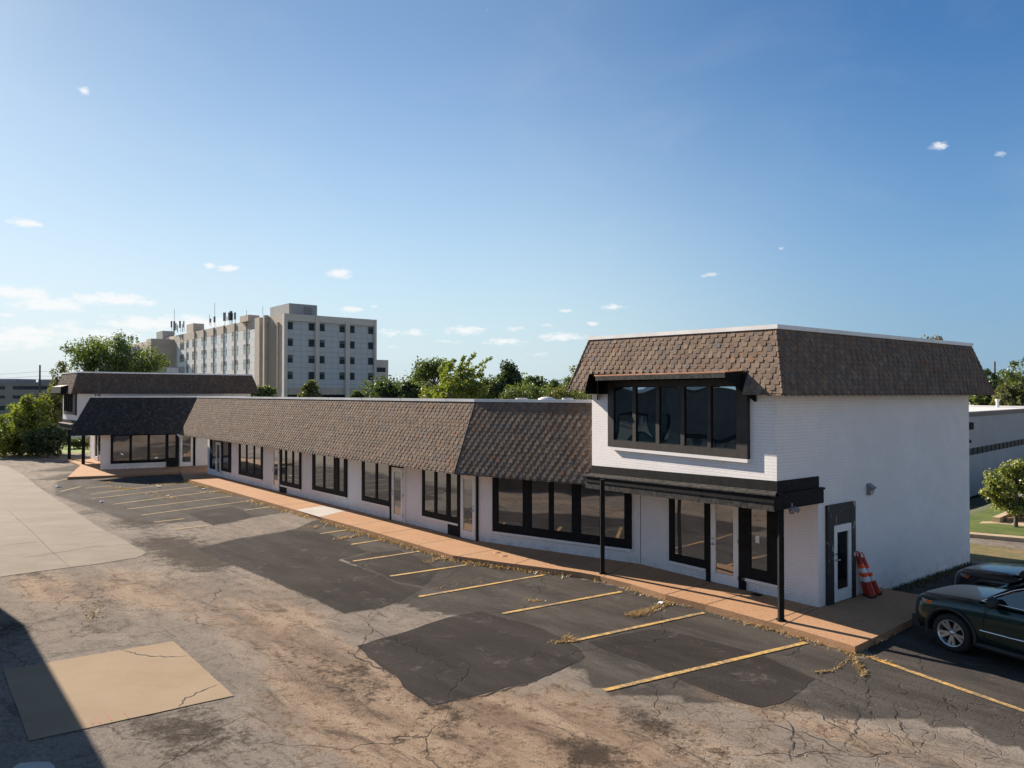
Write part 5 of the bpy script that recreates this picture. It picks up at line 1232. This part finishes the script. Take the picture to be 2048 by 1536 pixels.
def loft(sts, sub=2):
    bm = bmesh.new(); rings = []
    for x, zb, wb, w, zm, zs, ws, zt in sts:
        half = [(0, zb), (wb, zb), (w, zb + .16), (w, zm), (ws, zs), (ws * .80, zt - .015), (0, zt)]
        ring = [bm.verts.new((x, y, z)) for y, z in half] + [bm.verts.new((x, -y, z)) for y, z in reversed(half[1:-1])]
        rings.append(ring)
    for a, b in zip(rings, rings[1:]):
        n = len(a)
        for i in range(n): bm.faces.new((a[i], b[i], b[(i + 1) % n], a[(i + 1) % n]))
    bm.faces.new(rings[0]); bm.faces.new(list(reversed(rings[-1])))
    bmesh.ops.recalc_face_normals(bm, faces=bm.faces)
    me = bpy.data.meshes.new('body'); bm.to_mesh(me); bm.free(); return me
def baked(me, mods):
    o = bpy.data.objects.new('tmp', me); COL.objects.link(o); extra = []
    for typ, kw in mods:
        m_ = o.modifiers.new(typ, typ)
        for k_, v in kw.items(): setattr(m_, k_, v)
    dg = bpy.context.evaluated_depsgraph_get(); dg.update()
    out = bpy.data.meshes.new_from_object(o.evaluated_get(dg)); bpy.data.objects.remove(o); return out
def suv(label, paint, loc, heading, group=None, amber=True):
    root = thing('parked_car', label, 'car', loc, group, heading)
    S = [(2.38, .42, .55, .66, .62, .78, .62, .86), (2.30, .30, .72, .84, .66, .88, .80, .98), (2.10, .24, .80, .92, .70, .97, .87, 1.05), (1.5, .24, .84, .955, .74, 1.01, .91, 1.11), (1.0, .24, .86, .96, .76, 1.05, .92, 1.15), (.2, .24, .87, .96, .78, 1.09, .925, 1.13), (-.8, .24, .87, .96, .78, 1.11, .925, 1.14), (-1.6, .24, .86, .955, .80, 1.12, .92, 1.14), (-2.15, .28, .82, .93, .80, 1.10, .89, 1.12), (-2.36, .40, .70, .84, .80, 1.02, .80, 1.06)]
    me = loft(S)
    wells = []
    for wx in (WB_F, WB_R):
        bm = bmesh.new(); bmesh.ops.create_cone(bm, cap_ends=True, segments=36, radius1=.445, radius2=.445, depth=2.6, matrix=Matrix.Translation((wx, 0, .385)) @ Matrix.Rotation(math.pi / 2, 4, 'X'))
        m2 = bpy.data.meshes.new('well'); bm.to_mesh(m2); bm.free(); oc = bpy.data.objects.new('well', m2); COL.objects.link(oc); wells.append(oc)
    body = baked(me, [('SUBSURF', dict(levels=3, render_levels=3))] + [('BOOLEAN', dict(operation='DIFFERENCE', object=o_, solver='EXACT')) for o_ in wells])
    for o_ in wells: bpy.data.objects.remove(o_)
    body.materials.clear(); body.materials.append(M[paint])
    body.polygons.foreach_set('use_smooth', [abs(p.normal.y) < .9 or p.area < .02 for p in body.polygons])
    bo = bpy.data.objects.new('body', body); COL.objects.link(bo); bo.parent = root
    # dark interior of the wheel wells
    mb = MB(); mb.box((-2.0, -.72, .26), (2.0, .72, .62)); mb.build('underbody', M['clad'], root, local=True)
    # greenhouse
    yb, yr = .90, .70; prof_b = [(1.06, 1.10), (.45, 1.13), (-.5, 1.14), (-1.45, 1.15), (-2.20, 1.14)]
    zr = 1.745
    roof = [(.28, 1.63), (-.2, 1.71), (-.9, zr), (-1.6, zr - .02), (-2.05, zr - .07)]
    bm = bmesh.new(); Lb = [bm.verts.new((x, yb, z)) for x, z in prof_b]; Rb = [bm.verts.new((x, -yb, z)) for x, z in prof_b]
    Lt = [bm.verts.new((x, yr, z - .04)) for x, z in roof]; Rt = [bm.verts.new((x, -yr, z - .04)) for x, z in roof]; Ct = [bm.verts.new((x + .03, 0, z)) for x, z in roof]; Cb0, Cb1 = bm.verts.new((1.16, 0, 1.12)), bm.verts.new((-2.26, 0, 1.13))
    for i in range(4):
        bm.faces.new((Lb[i], Lt[i], Lt[i + 1], Lb[i + 1])); bm.faces.new((Rb[i + 1], Rt[i + 1], Rt[i], Rb[i])); bm.faces.new((Lt[i], Ct[i], Ct[i + 1], Lt[i + 1])); bm.faces.new((Ct[i], Rt[i], Rt[i + 1], Ct[i + 1]))
    bm.faces.new((Lb[0], Cb0, Ct[0], Lt[0])); bm.faces.new((Cb0, Rb[0], Rt[0], Ct[0])); bm.faces.new((Lb[4], Lt[4], Ct[4], Cb1)); bm.faces.new((Cb1, Ct[4], Rt[4], Rb[4]))
    bmesh.ops.recalc_face_normals(bm, faces=bm.faces)
    cr = bm.edges.layers.float.new('crease_edge')
    for e_ in bm.edges:
        if e_.is_boundary: e_[cr] = 1.0
    m3 = bpy.data.meshes.new('roof'); bm.to_mesh(m3); bm.free(); m3 = baked(m3, [('SUBSURF', dict(levels=2, render_levels=2))]); m3.materials.clear(); m3.materials.append(M[paint])
    m3.polygons.foreach_set('use_smooth', [True] * len(m3.polygons)); ro = bpy.data.objects.new('roof', m3); COL.objects.link(ro); ro.parent = root
    # glass
    def side_pt(x, z, s, off=.012):
        t_ = (z - 1.12) / (1.69 - 1.12); return Vector((x, s * (yb - .012 + (yr - yb + .01) * t_ + off + .012 * math.sin(math.pi * max(0, min(1, t_)))), z))
    wins = [[(.86, 1.165), (-.28, 1.18), (-.28, 1.60), (.10, 1.565), (.42, 1.42)], [(-.36, 1.18), (-1.28, 1.19), (-1.28, 1.61), (-.36, 1.605)], [(-1.36, 1.19), (-2.02, 1.21), (-1.96, 1.52), (-1.36, 1.605)]]
    for s in (1, -1):
        for w_ in wins:
            mb = MB(); pts = [side_pt(x, z, s) for x, z in w_]; mb.face(pts if s < 0 else pts[::-1]); mb.face(pts if s > 0 else pts[::-1]) if False else None
            wo = mb.build('window', M['car_glass'], root, local=True)
        out = [(.93, 1.15), (-2.08, 1.19), (-1.99, 1.55), (-1.3, 1.64), (-.3, 1.635), (.08, 1.595), (.42, 1.45), (.93, 1.15)]
        mb = MB(); mb.tube([side_pt(x, z, s, .017) for x, z in out], .011, 6); mb.build('window_trim', M['chrome'], root, local=True)
        mb = MB(); mb.tube([(.93, s * .972, .60), (.4, s * .980, .605), (-.9, s * .980, .625)], .020, 6); mb.build('side_trim', M['chrome'], root, local=True)
        for xg in (.86, -.32, -1.30):                                   # door gaps, handles
            mb = MB(); mb.tube([(xg, s * .955, .42), (xg + .02, s * .963, .78), (xg - .02, s * .935, 1.10)], .006, 5); mb.build('door_gap', M['clad'], root, local=True)
        for xh in (-.12, -1.12):
            mb = MB(); mb.tube([(xh, s * .955, .985), (xh - .03, s * .985, .99), (xh - .17, s * .985, .995), (xh - .20, s * .952, .995)], .014, 6); mb.build('door_handle', M['chrome'], root, local=True)
        # mirror
        mb = MB(); mb.lathe([(.0, -.13), (.07, -.125), (.105, -.06), (.115, .02), (.10, .10), (.0, .135)], 14, 0, Matrix.Translation((.66, s * 1.07, 1.20)) @ Matrix.Rotation(math.pi / 2, 4, 'X') @ Matrix.Scale(.78, 4, (1, 0, 0)))
        mb.tube([(.70, s * .90, 1.13), (.68, s * 1.0, 1.15)], .035, 8); mi = mb.build('mirror', M['clad'], root, local=True)
        # wheel-arch cladding and sill
        mb = MB()
        for wx in (WB_F, WB_R):
            arc = [(wx + .475 * math.cos(a), s * .962, .385 + .475 * math.sin(a)) for a in [R(d) for d in range(-12, 193, 12)]]
            mb.tube(arc, .035, 6)
        mb.tube([(WB_F - .5, s * .93, .30), (WB_R + .5, s * .93, .30)], .06, 6); mb.build('cladding', M['clad'], root, local=True)
        for wx in (WB_F, WB_R):
            T_ = Matrix.Translation((wx, s * (TR + .02), WR)) @ Matrix.Rotation(-s * math.pi / 2, 4, 'X')
            mb = MB(); mb.lathe([(.245, -.13), (.33, -.135), (.368, -.11), (WR, -.05), (WR, .05), (.368, .11), (.335, .132), (.262, .135), (.25, .11)], 40, 0, T_); wh = mb.build('wheel', M['tyre'], root, local=True)
            mb = MB(); mb.lathe([(.25, -.1), (.25, .10), (.262, .132), (.252, .136), (.236, .10), (.232, -.02)], 40, 0, T_); mb.lathe([(.0, .09), (.045, .085), (.06, .05), (.06, 0)], 20, 0, T_)
            for j in range(5):
                for dj in (-.20, .20):
                    a0 = 2 * math.pi * j / 5 + .3 + dj; r_ = [Vector((math.cos(a0) * q, math.sin(a0) * q, z_)) for q, z_ in ((.03, .075), (.242, .105))]; t2 = Vector((-math.sin(a0), math.cos(a0), 0))
                    pts = [r_[0] - t2 * .016, r_[0] + t2 * .016, r_[1] + t2 * .034, r_[1] - t2 * .034]; mb.hexa([T_ @ (p_ - Vector((0, 0, .03))) for p_ in pts] + [T_ @ p_ for p_ in pts])
            mb.build('rim', M['alloy'], wh, local=True)
            mb = MB(); mb.lathe([(0, -.03), (.24, -.03)], 24, 0, T_); mb.build('brake', M['clad'], wh, local=True)
        # lamps wrap round the front corner
        mb = MB(); ab = MB()
        P = [(2.27, .60), (2.22, .72), (2.10, .835), (2.02, .868), (1.93, .895)]
        for i, (p_, q_) in enumerate(zip(P, P[1:])):
            (mb if i < 3 else ab).hexa([(p_[0], s * p_[1], .76 + .04 * (i == 3)), (q_[0], s * q_[1], .77 + .06 * (i == 3)), (q_[0] - .1, s * (q_[1] - .1), .77), (p_[0] - .1, s * (p_[1] - .1), .76), (p_[0] + .025, s * (p_[1] + .02), .91), (q_[0] + .02, s * (q_[1] + .022), .925), (q_[0] - .1, s * (q_[1] - .1), .925), (p_[0] - .1, s * (p_[1] - .1), .91)])
        hl = mb.build('headlight', M['lampglass'], root, local=True); ab.build('turn_signal', M['amber'], hl, local=True)
        mb = MB(); mb.hexa([(-2.30, s * .60, .92), (-2.30, s * .82, .92), (-2.0, s * .93, .92), (-2.0, s * .7, .92), (-2.30, s * .58, 1.08), (-2.28, s * .80, 1.08), (-2.0, s * .915, 1.08), (-2.0, s * .7, 1.08)]); mb.build('tail_lamp', M['redlens'], root, local=True)
    mb = MB(); pts = [Vector((1.09, .80, 1.165)), Vector((1.165, 0, 1.165)), Vector((1.09, -.80, 1.165)), Vector((.36, -.64, 1.605)), Vector((.40, 0, 1.64)), Vector((.36, .64, 1.605))]; pts = [p_ + Vector((.02, 0, .035)) for p_ in pts]
    mb.face([pts[0], pts[5], pts[4], pts[1]][::-1]); mb.face([pts[1], pts[4], pts[3], pts[2]][::-1]); mb.build('windscreen', M['car_glass'], root, local=True)
    mb = MB(); pts = [Vector((-2.22, .72, 1.2)), Vector((-2.29, 0, 1.2)), Vector((-2.22, -.72, 1.2)), Vector((-2.08, -.62, 1.6)), Vector((-2.10, 0, 1.62)), Vector((-2.08, .62, 1.6))]; mb.face([pts[0], pts[5], pts[4], pts[1]]); mb.face([pts[1], pts[4], pts[3], pts[2]]); mb.build('rear_window', M['car_glass'], root, local=True)
    mb = MB(); mb.box((2.20, -.80, .30), (2.375, .80, .52)); mb.build('bumper', M['clad'], root, local=True)
    mb = MB()
    for k_ in range(7): mb.box((2.30, -.48 + k_ * .14, .70), (2.385, -.48 + k_ * .14 + .08, .86))
    mb.build('grille', M['chrome'], root, local=True)
    # bonnet shut lines
    for s in (1, -1):
        mb = MB(); mb.tube([(2.18, s * .70, 1.0), (1.6, s * .80, 1.078), (1.1, s * .83, 1.118)], .008, 5); mb.build('bonnet_gap', M['clad'], root, local=True)
    return root
hd_ = R(90 + 30)                                                     # nose points away and to the left
def place(wheel_px, lateral=-1):
    # ground contact of the near front wheel gives the car's place
    p = G(*wheel_px); return p
fwd = Vector((math.cos(hd_), math.sin(hd_), 0)); lft = Vector((-fwd.y, fwd.x, 0))
wc = G(1904, 1304); origin = wc - fwd * WB_F - lft * (TR + .1)
suv('dark green SUV with bright rims parked nose-in at the pavement corner', 'green_paint', (origin.x, origin.y, LOT), hd_)
o2 = origin - lft * 2.8 + fwd * .75
suv('black SUV in the next bay, mostly hidden behind the dark green SUV', 'black_paint', (o2.x, o2.y, LOT), hd_)
p = at(2062, 786, 27.0); suv('silver car just entering the right edge beyond the lawn path', 'silver_paint', (p.x + 3.0, 28.9, LZ), R(195))
p = at(162, 786, 76); suv('white and blue car parked across the far street behind the porch posts', 'white_paint', (p.x, 76, LOT), R(8)); p = at(128, 786, 77); suv('dark blue car parked left of the white one across the far street', 'blue_paint', (p.x - .8, 77, LOT), R(8))
# wheel stops and low kerb on the right
mb = MB(); q = [G(1992, 1045, LZ), G(2048, 1021, LZ)]; dd_ = (q[1] - q[0]).normalized(); sd2 = Vector((-dd_.y, dd_.x, 0)) * .12
pts_ = [q[0] - sd2, q[1] + dd_ * 2 - sd2, q[1] + dd_ * 2 + sd2, q[0] + sd2]
mb.hexa([p_ for p_ in pts_] + [p_ + Vector((0, 0, .2)) for p_ in pts_]); o = mb.build('kerb_upstand', M['kerb']); struct(o)
p = G(2037, 1042, LZ); ws = MB(); f = Frame(V2(p) - Vector((.6, .1)), V2(p) + Vector((1.2, .3))); ws.hexa([f.pt(0, .1, LZ), f.pt(1.6, .1, LZ), f.pt(1.6, -.1, LZ), f.pt(0, -.1, LZ), f.pt(.06, .05, LZ + .14), f.pt(1.54, .05, LZ + .14), f.pt(1.54, -.05, LZ + .14), f.pt(.06, -.05, LZ + .14)])
tag(ws.build('wheel_stop', M['slab'], None, (p.x, p.y, LZ)), 'tan concrete wheel stop in front of the silver car', 'wheel stop')
# litter
M['paper'] = plain('white_paper', (.75, .75, .74), .8, .1, 10)
LIT = [((318, 974), .34, 'flat white paper lying on the bays near the far shaded shop'), ((117, 974.5), .42, 'crumpled silver bag beside the concrete drive'), ((204, 1004.5), .22, 'white scrap between the faded bay lines'), ((731, 1065), .24, 'white crumpled paper against the kerb near the middle doors'), ((832, 1096), .26, 'flat white wrapper on the asphalt below the corner door'), ((1321, 1209), .16, 'white scrap at the kerb beside the straw clump'), ((408, 979), .2, 'white scrap near the start of the long pavement')]
for i, ((x, y), s, lb) in enumerate(LIT):
    p = G(x, y); rl = random.Random(i); mb = MB(); n_ = 7
    ringp = [p + Vector((math.cos(k_ * 2 * math.pi / n_) * s * .5 * rl.uniform(.6, 1.1), math.sin(k_ * 2 * math.pi / n_) * s * .45 * rl.uniform(.5, 1.1), .018 + rl.uniform(.0, .05))) for k_ in range(n_)]; cc = p + Vector((0, 0, .03 + s * .18))
    for k_ in range(n_): mb.face([ringp[k_], ringp[(k_ + 1) % n_], cc])
    low = [q_ * 1 for q_ in ringp]
    for k_ in range(n_): a_, b_ = ringp[k_], ringp[(k_ + 1) % n_]; mb.face([Vector((a_.x, a_.y, LOT + .012)), Vector((b_.x, b_.y, LOT + .012)), b_, a_])
    o = mb.build('litter', M['paper'], None, (p.x, p.y, LOT)); tag(o, lb, 'litter', 'litter on the parking lot')
# ================================================================== light, sky, camera
w = bpy.data.worlds.new('World'); scene.world = w; w.use_nodes = True; t = w.node_tree; bg = t.nodes['Background']
sky = t.nodes.new('ShaderNodeTexSky'); sky.sky_type = 'NISHITA'; sky.sun_disc = False; sky.sun_elevation = SUN_EL; sky.sun_rotation = math.atan2(SUN.x, SUN.y)
sky.altitude = 400; sky.air_density = 1.0; sky.dust_density = 0.22; sky.ozone_density = 3.8
def wn(typ, **kw):
    nd = t.nodes.new(typ)
    for k, v in kw.items():
        if k.startswith('i_'):
            key = k[2:]; key = int(key) if key.isdigit() else key.replace('_', ' ')
            if hasattr(v, 'is_output'): t.links.new(v, nd.inputs[key])
            else: nd.inputs[key].default_value = v
        else: setattr(nd, k, v)
    return nd
def wm(op, a, b=0.0, clamp=False): nd = wn('ShaderNodeMath', operation=op, i_0=a, i_1=b); nd.use_clamp = clamp; return nd.outputs[0]
g_ = wn('ShaderNodeTexCoord').outputs['Generated']; sp = wn('ShaderNodeSeparateXYZ', i_0=g_)
az = wm('ARCTAN2', sp.outputs[0], sp.outputs[1]); el = wm('ARCSINE', sp.outputs[2])
ang = wn('ShaderNodeCombineXYZ', i_0=az, i_1=el).outputs[0]
CLOUDS = [(35, 582, 70, 13, 1), (100, 604, 85, 15, 1), (180, 594, 40, 11, 1), (240, 596, 70, 12, 1), (290, 643, 85, 15, 1), (400, 642, 85, 15, .95), (200, 668, 130, 16, .75), (30, 672, 110, 20, .9), (50, 443, 34, 9, 1), (170, 178, 17, 9, .8), (418, 530, 13, 6, 1), (456, 535, 24, 7, 1), (680, 545, 28, 9, 1), (702, 617, 24, 6, .9), (750, 613, 12, 3, .7), (60, 662, 90, 12, .9), (135, 648, 45, 10, .7), (930, 659, 40, 9, .9), (1010, 682, 45, 7, .8), (1120, 672, 52, 8, .9), (830, 662, 30, 8, .7), (780, 664, 28, 8, .7), (1028, 656, 20, 6, .7), (1225, 613, 28, 7, .8), (1128, 621, 16, 4, .7), (1185, 647, 16, 5, .7), (1420, 549, 20, 5, .7), (1560, 495, 12, 5, .35), (1880, 290, 26, 10, .75), (2000, 306, 16, 7, .5), (1075, 707, 34, 6, .5), (900, 682, 40, 5, .5), (780, 692, 30, 5, .5), (1100, 650, 20, 4, .6), (15, 629, 18, 4, .7), (974, 18, 5, 12, .35), (930, 20, 12, 10, .15)]
D = None
for (x, y, rx, ry, s) in CLOUDS:
    d = ray(x, y).normalized(); a0, e0 = math.atan2(d.x, d.y), math.asin(d.z)
    k = math.cos(e0) / F * (d.y ** .0)
    ra_, re_ = rx / F * d.y ** 2 / math.cos(0), ry / F * d.y
    v = wn('ShaderNodeVectorMath', operation='SUBTRACT', i_0=ang); v.inputs[1].default_value = (a0, e0 - re_ * .25, 0)
    v2 = wn('ShaderNodeVectorMath', operation='MULTIPLY', i_0=v.outputs[0]); v2.inputs[1].default_value = (1 / (ra_ * 1.08), 1 / (re_ * 1.15), 0)
    ln = wn('ShaderNodeVectorMath', operation='LENGTH', i_0=v2.outputs[0]).outputs['Value']
    m_ = wn('ShaderNodeMapRange', i_Value=ln); m_.inputs['From Min'].default_value = 1.5; m_.inputs['From Max'].default_value = 0.0; m_.inputs['To Min'].default_value = 0; m_.inputs['To Max'].default_value = s; m_.clamp = True
    D = m_.outputs[0] if D is None else wm('MAXIMUM', D, m_.outputs[0])
mp = wn('ShaderNodeMapping', i_Vector=ang, i_Scale=(60, 130, 1)).outputs[0]
nz = wn('ShaderNodeTexNoise', i_Vector=mp, i_Scale=1.0, i_Detail=8, i_Roughness=.62, i_Distortion=.3).outputs['Fac']
q = wm('ADD', D, wm('MULTIPLY', wm('SUBTRACT', nz, .5), 1.5)); q = wm('MULTIPLY', q, wm('MULTIPLY', D, 4.0, True))
mk = wn('ShaderNodeMapRange', interpolation_type='SMOOTHSTEP', i_Value=q); mk.inputs['From Min'].default_value = .20; mk.inputs['From Max'].default_value = .85
# thin high veil
mp2 = wn('ShaderNodeMapping', i_Vector=ang, i_Rotation=(0, 0, .5), i_Scale=(4, 9, 1)).outputs[0]
ci = wn('ShaderNodeTexNoise', i_Vector=mp2, i_Scale=1.0, i_Detail=7, i_Roughness=.6, i_Distortion=.6).outputs['Fac']
cm = wn('ShaderNodeMapRange', interpolation_type='SMOOTHSTEP', i_Value=ci); cm.inputs['From Min'].default_value = .45; cm.inputs['From Max'].default_value = .8; cm.inputs['To Max'].default_value = .05
tot = wm('MAXIMUM', wm('MULTIPLY', mk.outputs[0], .85), cm.outputs[0])
SKY_S = 0.062
# the summer air: deeper blue away from the sun, paler haze towards it, low down and behind the camera
da = wm('ABSOLUTE', wm('SUBTRACT', az, math.atan2(SUN.x, SUN.y))); dn = wm('DIVIDE', da, math.pi, True)
def ramp(fac, stops):
    nd = wn('ShaderNodeValToRGB', i_Fac=fac); cr = nd.color_ramp; cr.interpolation = 'EASE'
    while len(cr.elements) < len(stops): cr.elements.new(.5)
    for e_, (p_, c_) in zip(cr.elements, stops): e_.position = p_; e_.color = (*c_, 1)
    return nd.outputs[0]
tint = ramp(dn, [(.07, (.50, .48, .42)), (.261, (.545, .54, .50)), (.46, (.24, .40, .50)), (.62, (.44, .48, .50)), (1.0, (.54, .51, .48))])  # unseen sky behind the camera made paler, to warm the side wall
t1 = wn('ShaderNodeVectorMath', operation='MULTIPLY', i_0=sky.outputs[0], i_1=tint); t2 = wn('ShaderNodeVectorMath', operation='SCALE', i_0=t1.outputs[0]); t2.inputs['Scale'].default_value = 2.0
hcol = ramp(dn, [(.07, (.70, .79, .86)), (.261, (.60, .73, .80)), (.46, (.28, .43, .60)), (.62, (.55, .63, .70)), (1.0, (.68, .70, .70))])
h2 = wn('ShaderNodeVectorMath', operation='SCALE', i_0=hcol); h2.inputs['Scale'].default_value = 1.0 / (SKY_S * 2 ** 1.10)
hf = wm('POWER', wm('SUBTRACT', 1.0, wm('DIVIDE', wm('MAXIMUM', el, 0.0), .47), True), 1.6)
hm = wn('ShaderNodeMix', data_type='RGBA', i_0=hf, i_6=t2.outputs[0], i_7=h2.outputs[0])
mx = wn('ShaderNodeMix', data_type='RGBA', i_0=tot, i_6=hm.outputs[2]); mx.inputs[7].default_value = (7.4, 7.4, 7.4, 1)
t.links.new(mx.outputs[2], bg.inputs['Color']); bg.inputs['Strength'].default_value = SKY_S

sl = bpy.data.lights.new('sun', 'SUN'); sl.energy = 5.0; sl.angle = R(.53); sl.color = (1.0, .87, .73)
so = bpy.data.objects.new('sun', sl); COL.objects.link(so); sv = Vector((SUN.x * math.cos(SUN_EL), SUN.y * math.cos(SUN_EL), math.sin(SUN_EL)))
so.rotation_euler = (-sv).to_track_quat('-Z', 'Y').to_euler(); so.location = sv * 60

cam = bpy.data.cameras.new('camera'); cam.sensor_fit = 'HORIZONTAL'; cam.sensor_width = 36.0; cam.lens = 36.0 * F / 2048; cam.clip_end = 6000; cam.clip_start = .1
co = bpy.data.objects.new('camera', cam); COL.objects.link(co); co.location = CAM; co.rotation_euler = (math.pi / 2 + PITCH, 0, 0); scene.camera = co
vs = scene.view_settings; vs.view_transform = 'Standard'; vs.look = 'None'; vs.exposure = 1.10; vs.gamma = 1.0; vs.use_curve_mapping = False
scene.cycles.max_bounces = 6; scene.cycles.use_denoising = True
